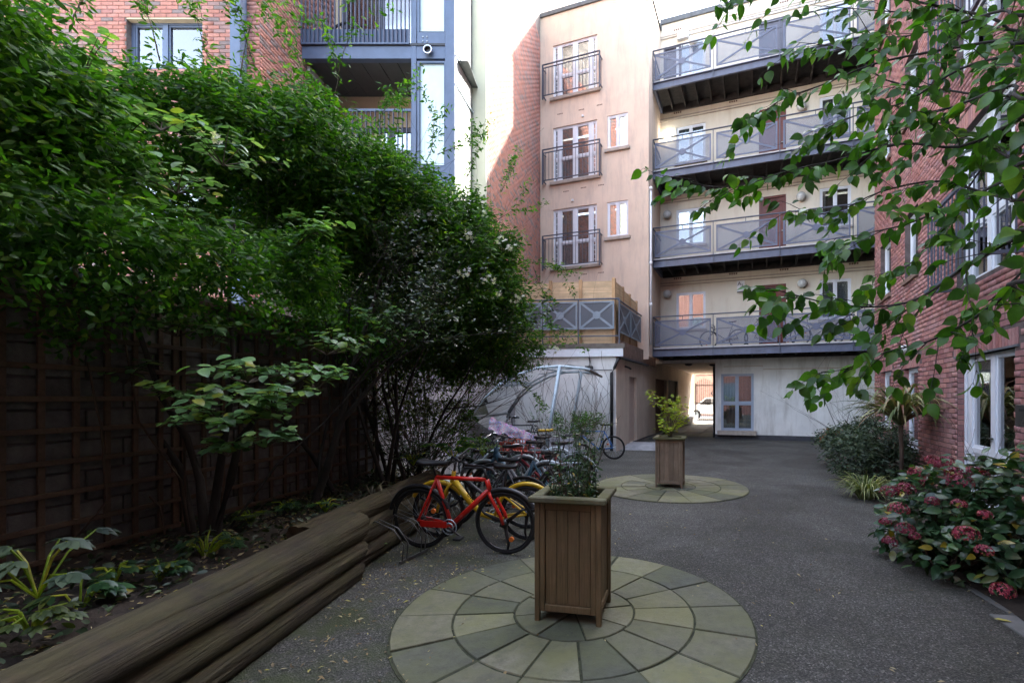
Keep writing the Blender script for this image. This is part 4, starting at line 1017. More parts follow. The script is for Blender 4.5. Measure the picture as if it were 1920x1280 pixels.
# balcony furniture
bc = thing('wicker_chair', 'dark wicker lounge chair on the upper blue balcony beside the brick wall', 'chair', (-5.55, 11.0, zb1+.05))
MB().ring((0, 0, .55), .42, .03, 'y', 20, 6, -.4, 3.54).ring((0, .1, .55), .36, .02, 'y', 20, 6, 0, 3.14).build('shell', M['black'], bc, True)
for i in range(9):
    t = .1+i*.37; MB().tube([(.42*math.cos(t), 0, .55+.42*math.sin(t)), (.1*math.cos(t), .25, .5)], .012, 5).build('cane', M['black'], bc)
MB().bev(-.33, .33, -.3, .3, .3, .42, .05).build('cushion', M['curtain'], bc)
for sx in (-.3, .3): MB().box(sx-.02, sx+.02, -.28, .28, 0, .3).build('leg', M['black'], bc)
bt = thing('patio_table', 'black cube table on the upper blue balcony', 'table', (-4.75, 10.95, zb1+.05))
MB().bev(-.33, .33, -.3, .3, .44, .50, .01).build('top', M['walk_steel'], bt)
for sx in (-.29, .29):
    for sy in (-.26, .26): MB().box(sx-.03, sx+.03, sy-.03, sy+.03, 0, .44).build('leg', M['black'], bt)
MB().box(-.26, .26, -.22, .22, .02, .43).build('storage_box', M['dark_room'], bt)
dr_ = thing('clothes_airer', 'white folding clothes airer with washing on the lower balcony behind the climber', 'airer', (-4.05, 11.0, 6.12))
for i in range(7): MB().tube([(-.35+i*.11, -.3, .95), (-.35+i*.11, .3, .95)], .008).build('rail', M['white'], dr_)
for sx in (-.36, .36): MB().tube([(sx, -.3, 0), (-sx, .3, .95)], .012).tube([(sx, .3, 0), (-sx, -.3, .95)], .012).build('leg', M['white'], dr_)
for i in range(4): MB().box(-.36+i*.2, -.22+i*.2, -.27, .27, .45+.1*(i % 2), .97).build('washing', M['blind'] if i % 2 else M['curtain_blue'], dr_)

# ================================================= garden wall with trellis
GA = -3.62
gw_ = site('garden_wall', 'grey concrete block garden wall behind the left bed, painted pale towards the store', 'wall', FW, GA, 6)
MB().box(GA-.2, GA-.012, -1.5, 13.2, 0, 2.26).build('wall_core', M['mortar_dark'], gw_)
W3 = lambda b, z, d: (GA-d, b, z)
blk = lay_bricks(-1.5, 13.1, .03, 2.24, [], bl=.45, bh=.2, j=.012)
bm1 = {}
for b in blk:
    a0 = b[0]; white = a0 > 5.55
    key = (round(b[1]-b[0], 3), white)
    if key not in bm1: bm1[key] = MB().bev(-.012, .010, 0, b[1]-b[0], 0, b[3]-b[2], .008).mesh('block', M['block_white' if white else 'block'])
    link('block', bm1[key], gw_, mw=Matrix.Translation((GA+rnd.uniform(-.004, .003), b[0], b[2])))
y = -1.5
while y < 13: MB().bev(GA-.26, GA+.05, y, y+.59, 2.262, 2.33, .01).build('coping_stone', M['parapet'], gw_); y += .6
tl = site('trellis', 'brown square wooden trellis fixed to the dark block wall on the left', 'trellis', FW, GA+.02, 4.0, .5)
T0, T1_ = .6, 6.05
for i in range(10):
    z = .50+i*.195
    MB().bev(GA+.034, GA+.052, T0, T1_, z, z+.034, .003).build('lath', M['trellis'], tl)
b = T0+.05; i = 0
while b < T1_: MB().bev(GA+.014, GA+.033, b, b+.036, .46, 2.3, .003).build('lath', M['trellis'], tl); b += .178; i += 1
for b in (3.2, 5.98): MB().bev(GA+.012, GA+.034, b+.05, b+.10, .42, 2.36, .004).build('post', M['trellis'], tl)
# low fence board line behind, seen through the branches
# ================================================= log edging
le = thing('log_edging', 'stack of long mossy timber logs edging the left planting bed in the foreground', 'edging', (-1.95, 3, 0))
def log(parent, x0, y0, x1, y1, z, r, seed, off=(-1.95, 3, 0)):
    n, k = 60, 44; rr = random.Random(seed); V = []; Fc = []
    ph = [rr.uniform(0, 6.28) for _ in range(6)]
    for i in range(n+1):
        u = i/n; cx_, cy_ = x0+(x1-x0)*u-off[0], y0+(y1-y0)*u-off[1]
        for j in range(k):
            t = 2*math.pi*j/k; q = r*(1+.05*math.sin(2*t+ph[0]+u*2)+.03*math.sin(3*t+ph[1]-u*5)+.03*math.sin(u*9+ph[2]))
            cr = math.sin(5*t+ph[3]+u*6)*.5+.5; q -= r*.14*max(0, cr-.86)/.14*(.5+.5*math.sin(u*17+ph[4])); q *= 1-.10*(u-.5)*math.sin(ph[1])
            V.append((cx_+q*math.cos(t), cy_+.02*math.sin(t*3)*(i in (0, n)), z+q*math.sin(t)-off[2]))
    for i in range(n):
        for j in range(k): a = i*k+j; b2 = i*k+(j+1) % k; Fc.append((a, b2, b2+k, a+k))
    o = link('log', raw_mesh('log', np.array(V), np.array(Fc)[:, ::-1].copy(), M['log']), parent)
    e = MB(); c = [Vector(V[n*k+j]) for j in range(k)]; m_ = sum(c, Vector())/k; e.v = [tuple(p) for p in c]+[tuple(m_+Vector((0, .012, 0)))]; e.f = [(j, (j+1) % k, k) for j in range(k)]
    c = [Vector(V[j]) for j in range(k)]; m_ = sum(c, Vector())/k; n0 = len(e.v); e.v += [tuple(p) for p in c]+[tuple(m_-Vector((0, .012, 0)))]; e.f += [(n0+(j+1) % k, n0+j, n0+k) for j in range(k)]
    e.build('cut_end', M['log_end'], o)
log(le, -2.10, -.6, -1.97, 4.02, .415, .125, 1); log(le, -2.08, -.6, -1.95, 3.98, .225, .105, 2); log(le, -2.06, -.6, -1.93, 3.94, .075, .095, 3)
le2 = thing('log_edging', 'further run of weathered grey logs along the bed behind the bicycles', 'edging', (-2.1, 5, 0))
log(le2, -2.13, 3.5, -2.02, 6.3, .46, .10, 4, (-2.1, 5, 0)); log(le2, -2.06, 4.1, -1.95, 6.4, .27, .11, 5, (-2.1, 5, 0)); log(le2, -2.03, 4.05, -1.9, 6.4, .095, .10, 6, (-2.1, 5, 0))

# ================================================= paving circles and planters
def circle(name, label, c, r1, r2, r3, seed):
    rr = random.Random(seed); t = thing('paving_circle', label, 'paving', (c[0], c[1], 0), 0, 'round stone paving circles under the planters')
    MB().prism([(r3*1.006*math.cos(2*math.pi*i/64), r3*1.006*math.sin(2*math.pi*i/64)) for i in range(64)], -.01, .005).build('joint_bed', M['joint'], t)
    def seg(ra, rb_, n, a_off):
        for i in range(n):
            g = .0065; t0, t1 = a_off+2*math.pi*i/n, a_off+2*math.pi*(i+1)/n
            t0 += rr.uniform(-.008, .008); k = max(3, int(28/n)+3); top = .013+rr.uniform(-.003, .004); tl = [rr.uniform(-.003, .003) for _ in range(2)]
            pts = []
            for q in range(k+1): a = t0+(t1-t0)*q/k; 
            def arc(rad, rev):
                ga = g/rad; out = []
                for q in range(k+1):
                    a = t0+ga+(t1-t0-2*ga)*q/k; jj = rr.uniform(-.0018, .0018); out.append(((rad+jj)*math.cos(a), (rad+jj)*math.sin(a)))
                return out[::-1] if rev else out
            outer = arc(rb_-g, False); inner = arc(max(ra+g, .02), True); poly = outer+inner
            b = MB(); n0 = len(poly); cx_ = sum(p[0] for p in poly)/n0; cy_ = sum(p[1] for p in poly)/n0
            def up(p, z): return (p[0], p[1], z+tl[0]*(p[0]-cx_)*3+tl[1]*(p[1]-cy_)*3)
            ins = [(p[0]+(cx_-p[0])*.02, p[1]+(cy_-p[1])*.02) for p in poly]
            b.v = [(p[0], p[1], 0) for p in poly]+[up(p, top-.005) for p in poly]+[up(p, top) for p in ins]
            for q in range(n0): q2 = (q+1) % n0; b.f += [(q, q2, n0+q2, n0+q), (n0+q, n0+q2, 2*n0+q2, 2*n0+q)]
            m = len(outer)
            for q in range(m-1): b.f.append((2*n0+q, 2*n0+q+1, 2*n0+n0-2-q, 2*n0+n0-1-q))
            b.build('paving_stone', M['stone'], t)
    seg(0.0, r1, 8, .2); seg(r1, r2, 16, .07); seg(r2, r3, 16, .07)
circle('a', 'large circle of wedge-shaped stone slabs under the near planter', (-.085, 3.315), .415, .82, 1.20, 5)
circle('b', 'smaller-looking circle of stone slabs under the further planter', (1.406, 7.99), .415, .82, 1.26, 9)
def planter(label, loc, rz, wood_):
    t = thing('wooden_planter', label, 'planter', loc, rz, 'tall square wooden planters')
    W_, D_, Hh = .225, .205, .795; lg = .034
    for sx in (-1, 1):
        for sy in (-1, 1):
            MB().bev(sx*W_-(lg if sx > 0 else -0) if sx > 0 else -W_, W_ if sx > 0 else -W_+lg, (D_-lg) if sy > 0 else -D_, D_ if sy > 0 else -D_+lg, 0, Hh, .004).build('leg', M[wood_], t)
    def face(ax):
        ww = W_ if ax == 0 else D_; dd = D_ if ax == 0 else W_
        for sg in (-1, 1):
            def q(u0, u1, z0, z1, o0, o1, name):
                lo, hi = sorted((sg*(dd-o0), sg*(dd-o1)))
                b = MB()
                if ax == 0: b.bev(u0, u1, lo, hi, z0, z1, .003)
                else: b.bev(lo, hi, u0, u1, z0, z1, .003)
                b.build(name, M[wood_], t)
            i0 = -ww+lg+.001; i1 = ww-lg-.001; st_ = .034
            q(i0, i0+st_, .07, Hh, .006, .03, 'stile'); q(i1-st_, i1, .07, Hh, .006, .03, 'stile')
            q(i0+st_+.001, i1-st_-.001, Hh-.05, Hh, .008, .03, 'rail'); q(i0+st_+.001, i1-st_-.001, .07, .115, .008, .03, 'rail')
            n = 4; wd = (i1-i0-2*st_-.004)/n
            for i in range(n): q(i0+st_+.002+wd*i+.001, i0+st_+.002+wd*(i+1)-.001, .118, Hh-.052, .018, .03, 'board')
    face(0); face(1)
    c = .262; c2 = .24; iw = .185; id_ = .165
    for (x0, x1, y0, y1) in ((-c, c, -c2, -id_), (-c, c, id_, c2), (-c, -iw, -id_+.001, id_-.001), (iw, c, -id_+.001, id_-.001)):
        MB().bev(x0, x1, y0, y1, Hh+.001, Hh+.038, .007).build('cap_board', M['planter_cap'], t)
    MB().box(-iw-.02, iw+.02, -id_-.02, id_+.02, Hh-.13, Hh-.05).build('potting_soil', M['soil'], t)
    return t
planter('near tall wooden planter with mossy top, full of thin straggly stems', (-.085, 3.315, .012), R(-12), 'planter_wood')
planter('further tall wooden planter holding a small yellow-green maple', (1.406, 7.99, .012), R(-16), 'planter_far')

# ================================================= bicycle shelter
bs_ = site('bike_shelter', 'curved galvanised steel bike shelter against the garden wall', 'shelter', FO, -.9, 10.5)
def arch(Y, pts): return [((px-CX)/F*Y, Y, H-(py-CY)/F*Y) for px, py in pts]
r1 = arch(9.9, [(872, 812), (880, 785), (905, 750), (935, 722), (970, 702), (1010, 689), (1050, 686), (1090, 690), (1106, 694)])
r2 = arch(12.1, [(948, 800), (955, 775), (975, 745), (1000, 722), (1030, 706), (1060, 698), (1090, 697), (1115, 701), (1128, 706)])
for r in (r1, r2):
    MB().tube(r, .024, 8).build('arched_rib', M['galv'], bs_, True)
def post(pt, bt_): MB().tube([pt, bt_], .04, 8).build('post', M['galv'], bs_, True)
post(r1[6], ((1018-CX)/F*9.9, 9.9, 0)); post(r2[6], ((1064-CX)/F*12.1, 12.1, 0))
for i in (1, 3, 5, 7): MB().tube([r1[i], r2[i]], .02, 6).build('purlin', M['galv'], bs_)
MB().tube([r1[8], r2[8]], .03, 6).build('front_rail', M['parapet'], bs_)
rf = MB()
for i in range(8):
    a, b2, c, d = [Vector(p)+Vector((0, 0, .045)) for p in (r1[i], r1[i+1], r2[i+1], r2[i])]
    rf.quad(a, b2, c, d)
rf.build('roof_sheet', M['poly'], bs_, True)
def rack(x, y, rz, g, lab):
    t = thing('bike_rack', lab, 'bike rack', (x, y, 0), rz, g)
    for k in range(2):
        for dx in (-.03, .03):
            xx = k*.26+dx
            MB().tube([(xx, .04, 0), (xx, .02, .17), (xx, .13, .30), (xx, .34, .36), (xx, .42, .3), (xx, .42, 0)], .006, 6).build('hoop', M['steel_dull'], t, True)
    MB().box(-.06, .34, .03, .05, .01, .03).build('foot_bar', M['steel_dull'], t)
rack(-1.62, 4.3, R(72), None, 'low galvanised hoop rack at the end of the logs, by the red bicycle')
# ================================================= bicycles
def wrap_mat():
    m = base_mat('patterned_cover'); v = mapping(m)
    n1 = noise(m, v, 9, 2, .6, 3); c = ramp(m, n1, [(.0, (.01, .04, .25)), (.38, (.22, .24, .28)), (.44, (.3, .01, .05)), (.49, (.01, .15, .2)), (.54, (.24, .22, .28)), (.58, (.16, .01, .16))], 'CONSTANT')
    setp(m, Base_Color=c, Roughness=.4); return m
M['wrap'] = wrap_mat()
def bike(label, rear, front, paint, lean=0.0, R_=.31, style='road', tyre='tyre', fender=None, saddle='black', saddle_z=.84, basket=None, bars='flat', chrome_bars=False, turn=0.0, text=None, group='bicycles parked in the yard', z=0, chainguard=False, reflectors=True, spokes=20, rack=False, blades=False, thick=.014, small=False, ups=0.0, fat=1.0):
    dx, dy = front[0]-rear[0], front[1]-rear[1]; wb = math.hypot(dx, dy); rz = math.atan2(dy, dx)
    t = thing('bicycle', label, 'bicycle', (rear[0], rear[1], z), rz, group); t.rotation_euler = (lean, 0, rz)
    k = wb/.92
    def q(x, y, zz): return (x*k, y, zz)
    rh_, fh = q(0, 0, R_), q(.92, 0, R_)
    st, bb = q(.20, 0, R_+.39+ups), q(.345, 0, R_-.055); ht, hb = q(.745, 0, R_+.385+ups), q(.775, 0, R_+.27+ups*.8)
    fr_ = MB(); r = thick; K = 6 if small else 8
    if style == 'road':
        fr_.tube([st, ht], r, K).tube([ht, hb], r*1.25, K).tube([q(.767, 0, R_+.29+ups*.8), bb], r*1.35, K).tube([st, bb], r*1.05, K)
    elif style == 'step':      # low step-through frame with one thick tube
        fr_.tube([ht, hb], r*1.4, K).tube([q(.755, 0, R_+.32+ups*.85), q(.56, 0, R_+.07+ups*.3), bb], r*2.1, K).tube([q(.20, 0, R_+.33), bb], r*1.2, K)
        st = q(.20, 0, R_+.33)
    elif style == 'ofo':
        fr_.tube([ht, hb], .022, 10).tube([q(.745, 0, R_+.33), q(.60, 0, R_+.12), q(.47, 0, R_-.02), bb], .033, 12).tube([q(.235, 0, R_+.20), bb], .017, K)
        st = q(.235, 0, R_+.2)
    fr_.tube([q(bb[0]/k, .03, bb[2]), q(bb[0]/k, -.03, bb[2])], .022, 10)
    for s in (-1, 1):
        fr_.tube([(st[0], s*.012, st[2]-.02), (rh_[0]+.02, s*.05, rh_[2]+.02), (rh_[0], s*.05, rh_[2])], r*.6, 6)
        fr_.tube([(bb[0], s*.022, bb[2]), (bb[0]-.12, s*.05, bb[2]+.01), (rh_[0], s*.052, rh_[2])], r*.65, 6)
    fo = fr_.build('frame', M[paint], t, True)
    if text:
        me = text_mesh(text, .085, M['black']); p = Vector(q(.60, 0, R_+.115)); 
        link('lettering', me, fo, mw=Matrix.Translation(p+Vector((-.045, -.036, .05))) @ Matrix.Rotation(R(90), 4, 'X') @ Matrix.Rotation(R(50), 4, 'Z'))
        me = text_mesh(text, .085, M['black']); link('lettering', me, fo, mw=Matrix.Translation(p+Vector((-.045, .036, .05))) @ Matrix.Rotation(R(180), 4, 'Z') @ Matrix.Rotation(R(90), 4, 'X') @ Matrix.Rotation(R(-50), 4, 'Z'))
    f = MB()
    for s in (-1, 1): f.tube([(hb[0], s*.02, hb[2]), (hb[0]+.02, s*.048, hb[2]-.03), (fh[0]-.02, s*.05, fh[2]+.08), (fh[0], s*.05, fh[2])], r*.85, 6)
    f.tube([hb, (hb[0]+.003, 0, hb[2]-.03)], r*1.2, K).build('fork', M[paint], t, True)
    for c in (rh_, fh):
        w_ = MB().ring(c, R_-.016, .017, n=36 if not small else 20, k=6).build('wheel', M[tyre], t, True)
        MB().ring(c, R_-.038, .009, n=32 if not small else 18, k=4, sx=1.3).build('rim', M['black'] if not chrome_bars else M['galv'], w_, True)
        MB().tube([(c[0], -.045, c[2]), (c[0], .045, c[2])], .022 if not blades else .035, 10).build('hub', M['galv' if not blades else 'black'], w_, True)
        sp = MB()
        if blades and c is fh or blades == 2:
            for i in range(3):
                a = i*2.094+.6; sp.tube([(c[0]+.03*math.cos(a), 0, c[2]+.03*math.sin(a)), (c[0]+.7*R_*math.cos(a+.06), 0, c[2]+.7*R_*math.sin(a+.06)), (c[0]+(R_-.045)*math.cos(a), 0, c[2]+(R_-.045)*math.sin(a))], [.02, .014, .012], 6)
            sp.build('spokes', M['black'], w_, True)
        else:
            for i in range(spokes):
                a = 2*math.pi*i/spokes; s = (-1) ** i
                sp.tube([(c[0]+.02*math.cos(a+s*1.3), s*.025, c[2]+.02*math.sin(a+s*1.3)), (c[0]+(R_-.045)*math.cos(a), 0, c[2]+(R_-.045)*math.sin(a))], .0014, 3, cap=False)
            sp.build('spokes', M['galv'], w_)
        if reflectors: a = .5 if c is rh_ else -1.2; MB().tube([(c[0]+.55*R_*math.cos(a), -.012, c[2]+.55*R_*math.sin(a)), (c[0]+.55*R_*math.cos(a), .012, c[2]+.55*R_*math.sin(a))], .024, 10).build('reflector', M['orange'], w_)
    if fender:
        for c, a0, a1 in ((rh_, .35, 2.9), (fh, .5, 2.5)):
            MB().ring(c, R_+.022, .024, n=16, k=5, a0=a0, a1=a1, sx=1.0).build('mudguard', M[fender], t, True)
    # crank set
    cr = MB().ring((bb[0], -.05, bb[2]), .075, .006, n=24, k=4).ring((bb[0], -.05, bb[2]), .04, .008, n=16, k=4).build('chainring', M['galv'], t, True)
    a = rnd.uniform(-.6, .6)
    for s in (-1, 1):
        e = (bb[0]+s*.15*math.cos(a), -s*.075, bb[2]+s*.15*math.sin(a))
        MB().tube([(bb[0], -s*.06, bb[2]), e], .01, 6).build('crank', M['black'], t); MB().bev(e[0]-.04, e[0]+.04, min(e[1], e[1]-s*.09), max(e[1], e[1]-s*.09), e[2]-.012, e[2]+.012, .004).build('pedal', M['black'], t)
    MB().tube([(bb[0]+.01, -.05, bb[2]+.07), (.01, -.05, rh_[2]+.03)], .005, 4).tube([(bb[0]+.01, -.05, bb[2]-.07), (.01, -.05, rh_[2]-.03)], .005, 4).build('chain', M['black'], t)
    if chainguard: MB().box(.03, bb[0]-.02, -.065, -.055, bb[2]-.005, bb[2]+.055).build('chain_guard', M[paint], t)
    # saddle
    sz = R_*0+saddle_z; sx = st[0]-.03
    MB().tube([st, (sx, 0, sz-.03)], .012, 8).build('seat_post', M['galv' if chrome_bars else 'black'], t, True)
    b = MB(); n = 9; prof = [(x*fat, h*fat) for x, h in [(-.125, .062), (-.10, .072), (-.05, .066), (0, .045), (.05, .028), (.10, .02), (.135, .012)]]
    b.v = []; 
    for x, h in prof:
        for j in range(8):
            an = 2*math.pi*j/8; b.v.append((sx+x, h*math.cos(an), sz+.024*fat*math.sin(an)+(.012 if x < -.08 else 0)))
    m_ = len(prof)
    for i in range(m_-1):
        for j in range(8): b.f.append((i*8+j, i*8+(j+1) % 8, (i+1)*8+(j+1) % 8, (i+1)*8+j))
    b.f.append(tuple(range(8))[::-1]); b.f.append(tuple((m_-1)*8+j for j in range(8)))
    b.build('saddle', M[saddle], t, True)
    # bars, turned about the steering axis
    bz = ht[2]+.10; mt = M['chrome'] if chrome_bars else M['black']; c_, s_ = math.cos(turn), math.sin(turn)
    def tb(x, y, zz): return (ht[0]-.02+x*c_-y*s_, x*s_+y*c_, zz)
    hb_ = MB().tube([ht, (ht[0]-.02, 0, bz)], .013, 8)
    if bars == 'flat': pl = [tb(-.04, -.29, bz+.0), tb(.03, -.1, bz+.01), tb(.04, 0, bz), tb(.03, .1, bz+.01), tb(-.04, .29, bz)]
    elif bars == 'rise': pl = [tb(-.16, -.29, bz+.06), tb(-.06, -.24, bz+.10), tb(.03, -.06, bz+.01), tb(.03, .06, bz+.01), tb(-.06, .24, bz+.10), tb(-.16, .29, bz+.06)]
    else: pl = [tb(.02, -.2, bz-.12), tb(.1, -.21, bz-.08), tb(.1, -.2, bz), tb(.03, -.19, bz+.01), tb(.03, .19, bz+.01), tb(.1, .2, bz), tb(.1, .21, bz-.08), tb(.02, .2, bz-.12)]
    hb_.tube(pl, .011, 8).build('handlebar', mt, t, True)
    g = MB()
    for s in (0, -1):
        a, b2 = Vector(pl[s]), Vector(pl[1 if s == 0 else -2]); g.tube([a, a+(b2-a)*.6 if bars != 'drop' else b2], .016, 8)
        g.tube([a+(b2-a)*.75, a+(b2-a)*.4+Vector((.05*c_, .05*s_, -.03))], .005, 5)
    g.build('grip', M['black'], t, True)
    MB().tube([tb(.03, .05, bz), tb(.12, .03, bz-.02), (hb[0]+.07, .02, hb[2]+.05), (hb[0]+.02, .02, hb[2]-.06)], .003, 4).tube([tb(.03, -.05, bz), tb(.13, -.03, bz-.06), (ht[0]-.04, -.02, ht[2]-.04)], .003, 4).build('brake_cable', M['black'], t)
    if rack: MB().tube([(st[0]-.02, .05, R_+.36), (-.22, .05, R_+.38), (-.22, -.05, R_+.38), (st[0]-.02, -.05, R_+.36)], .006, 5).tube([(-.1, .05, R_+.38), (0, .055, R_)], .005, 5).tube([(-.1, -.05, R_+.38), (0, -.055, R_)], .005, 5).build('luggage_rack', M['galv'], t)
    if basket:
        col, bx0, bz0, w_, h_, d_ = basket; bm_ = MB()
        for i in range(9): x = bx0+w_*i/8; bm_.box(x-.005, x+.005, -d_/2, -d_/2+.008, bz0, bz0+h_).box(x-.005, x+.005, d_/2-.008, d_/2, bz0, bz0+h_)
        for zz in (bz0, bz0+h_*.5, bz0+h_): bm_.box(bx0, bx0+w_, -d_/2-.004, -d_/2+.004, zz-.006, zz+.006).box(bx0, bx0+w_, d_/2-.004, d_/2+.004, zz-.006, zz+.006)
        for i in range(6): y = -d_/2+d_*i/5; bm_.box(bx0-.004, bx0+.004, y-.004, y+.004, bz0, bz0+h_).box(bx0+w_-.004, bx0+w_+.004, y-.004, y+.004, bz0, bz0+h_)
        bm_.box(bx0, bx0+w_, -d_/2, d_/2, bz0-.006, bz0); bm_.build('basket', M[col], t)
    return t
bike('bright red bicycle with black three-bladed front wheel, nearest the planter', (-1.645, 4.74), (-.775, 4.56), 'red', R(5), R_=.305, saddle_z=.865, bars='flat', turn=.9, fender='black', chainguard=True, blades=True, thick=.0195, ups=.03, fat=1.15)
bike('yellow hire bicycle lettered ofo with yellow mudguards, behind the red one', (-.62, 5.0), (-1.58, 5.10), 'yellow', R(-4), R_=.29, style='ofo', fender='yellow', saddle='black', saddle_z=.78, bars='rise', blades=2, text='ofo', thick=.02, ups=.05)
bike('black bicycle with flat bars standing between the yellow bicycle and the bed', (-.70, 5.45), (-1.58, 5.56), 'grey', R(-6), saddle_z=.80, bars='flat', turn=.3)
bike('dark bicycle with black mudguards and a rear rack behind the yellow one', (-.30, 5.92), (-1.20, 6.10), 'grey', R(6), style='step', fender='black', saddle_z=.80, bars='flat', rack=True)
bike('slate-blue step-through bicycle with thick frame tube and silver mudguards', (-.52, 6.45), (-1.38, 6.55), 'teal', R(-5), style='step', saddle_z=.90, bars='flat', chrome_bars=True, thick=.024, ups=.13, fender='galv')
bike('green bicycle almost hidden among the parked ones beside the bed', (-.95, 6.98), (-1.85, 6.95), 'green', R(6), saddle_z=.78, bars='flat', fender='galv')
bike('bicycle with a red slatted crate over its front wheel, in the middle of the row', (-.52, 7.45), (-1.38, 7.72), 'maroon', R(-5), saddle_z=.88, bars='flat', basket=('basket_red', .42, .64, .4, .17, .3))
bike('dark bicycle with the bright yellow saddle', (-.52, 8.05), (-1.42, 7.95), 'grey', R(5), saddle='yellow', saddle_z=.94, bars='flat', fender='galv')
cb = bike('bicycle under a bright patterned cover in the middle of the row', (-.98, 8.5), (-1.86, 8.62), 'grey', R(-3), saddle_z=.9, bars='rise')
bike('tall bicycle with wide chrome handlebars under the shelter', (-.95, 9.9), (-1.85, 10.0), 'black', R(3), saddle_z=1.0, bars='rise', chrome_bars=True, turn=.5, ups=.22)
bike('black bicycle leaning on the store wall at the back of the shelter', (-1.95, 11.2), (-1.0, 11.35), 'black', R(8), saddle_z=1.05, bars='flat')
b9 = bike('black city bicycle with a wide wire rack and a white board, under the shelter post', (-.12, 9.1), (-.95, 8.85), 'grey', R(4), saddle_z=.78, bars='flat')
bike('bright blue bicycle leaning against the white store wall', (.66, 11.55), (-.26, 11.85), 'blue', R(-6), R_=.29, saddle_z=.84, bars='flat', turn=-.3, spokes=24)
bike('grey bicycle tucked in beside the patterned cover', (-1.15, 8.15), (-2.0, 8.35), 'grey', R(7), saddle_z=.86, bars='rise', chrome_bars=True, fender='galv')
bike('maroon bicycle just behind the slate-blue one', (-.25, 6.75), (-1.15, 7.0), 'maroon', R(8), saddle_z=.84, bars='drop', chrome_bars=True)
bike('silver bicycle with drop bars between the row and the far planter', (-.15, 7.3), (-1.05, 7.5), 'galv', R(-8), saddle_z=.82, bars='drop', fender='galv', rack=True)
# patterned cover and white board
pc = thing('saddle_cover', 'crumpled multicoloured plastic cover thrown over a bicycle', 'cover', (-1.28, 8.3, .93))
V, Fc = ground_grid(lambda u, v: (u*.40, v*.2, .04*math.cos(v*2)+.028*math.sin(u*13+v*7)+.022*math.sin(v*17+u*5)-.10*(abs(v) > .6)-.16*u), -1, 1, 18, -1, 1, 12)
link('cover', raw_mesh('cover', V, Fc, M['wrap']), pc)
wb_ = thing('white_board', 'white plastic board fixed to a black wire bicycle rack', 'board', (-.42, 8.72, .42), R(-6))
MB().bev(-.27, .2, -.008, .008, 0, .34, .004).build('board', M['paper'], wb_)
for i in range(6): MB().tube([(-.27+i*.094, -.03, -.02), (-.29+i*.1, -.03, .38)], .004, 5).build('rack_bar', M['black'], wb_)
MB().tube([(-.3, -.03, .38), (.24, -.03, .38)], .008, 6).build('rack_bar', M['black'], wb_)
# bicycles on the lowest walkway
for i, (pxr, pxf, lab) in enumerate([(1384, 1308, 'dark bicycle parked behind the mesh panels of the lowest walkway, leftmost there'), (1414, 1478, 'bicycle standing in front of the red door on the lowest walkway'), (1500, 1560, 'bicycle right of the red door on the lowest walkway'), (1580, 1640, 'rightmost bicycle on the lowest walkway, against its end')]):
    sA = FB.at_y(pxr, 640, TF+.55)[0]; sB = FB.at_y(pxf, 640, TF+.6)[0]; d = 1 if sB > sA else -1; sB = sA+d*1.0
    bike(lab, FB.world(sA, TF+.5)[:2], FB.world(sB, TF+.62)[:2], 'grey', R(5), R_=.33, saddle_z=.92, bars='drop' if i == 0 else 'flat', z=3.2, group='bicycles on the lowest walkway', small=True, spokes=12)

# ================================================= plants: shared tools
def leaf_shape(kind):
    """(verts, faces) of a unit leaf lying along +x, lifted face +z"""
    if kind == 'heart': out = [(0, 0), (.05, .20), (.22, .34), (.45, .355), (.68, .24), (.86, .09), (1.0, 0)]
    elif kind == 'round': out = [(0, 0), (.12, .20), (.35, .36), (.6, .38), (.82, .27), (.96, .10), (1.0, 0)]
    elif kind == 'oval': out = [(0, 0), (.15, .17), (.4, .27), (.7, .2), (1.0, 0)]
    elif kind == 'lance': out = [(0, 0), (.3, .17), (.65, .14), (1.0, 0)]
    else: out = [(0, 0), (.45, .2), (1.0, 0)]
    V = []; Fc = []; fold = .32; n = len(out)
    for x, y in out: V.append((x, 0, -.16*x*x))
    for sgn in (1, -1):
        for x, y in out[1:-1]: V.append((x, sgn*y, fold*y*.7-.16*x*x-.35*y*y))
    m = n-2
    for s in (0, 1):
        o = n+s*m
        for i in range(n-1):
            a, b = i, i+1; c = o+i if i < m else None; d = o+i-1 if i > 0 else None
            if d is None: f = (a, b, c, c)
            elif c is None: f = (a, b, d, d)
            else: f = (a, b, c, d)
            Fc.append(f if s == 0 else f[::-1])
    return np.array(V, float), Fc
def tri(Fc):
    out = []
    for f in Fc:
        g = []
        for i in f:
            if i not in g: g.append(i)
        for i in range(1, len(g)-1): out.append((g[0], g[i], g[i+1]))
    return np.array(out)
SH = {k: (lambda a: (a[0], tri(a[1])))(leaf_shape(k)) for k in ('heart', 'round', 'oval', 'lance', 'tiny')}
def unit(v): return v/np.maximum(np.linalg.norm(v, axis=1, keepdims=True), 1e-9)
def frames(dirs, ups):
    x = unit(dirs); y = unit(np.cross(ups, x)); z = np.cross(x, y); return np.stack([x, y, z], axis=2)
def leaf_stuff(name, kind, mat, pos, dirs, ups, size, parent=None, stuff=True):
    T, Fc = SH[kind]; Rm = frames(dirs, ups); n = len(pos)
    Rm = Rm*np.stack([np.ones(n), nrg.uniform(.75, 1.1, n), nrg.uniform(.2, 2.2, n)], 1)[:, None, :]; V = np.einsum('nij,kj->nki', Rm, T)*size[:, None, None]+pos[:, None, :]
    Fa = (Fc[None]+(np.arange(n)*len(T))[:, None, None]).reshape(-1, 3)
    return link(name, raw_mesh(name, V.reshape(-1, 3), Fa, mat), parent, 'stuff' if stuff else None)
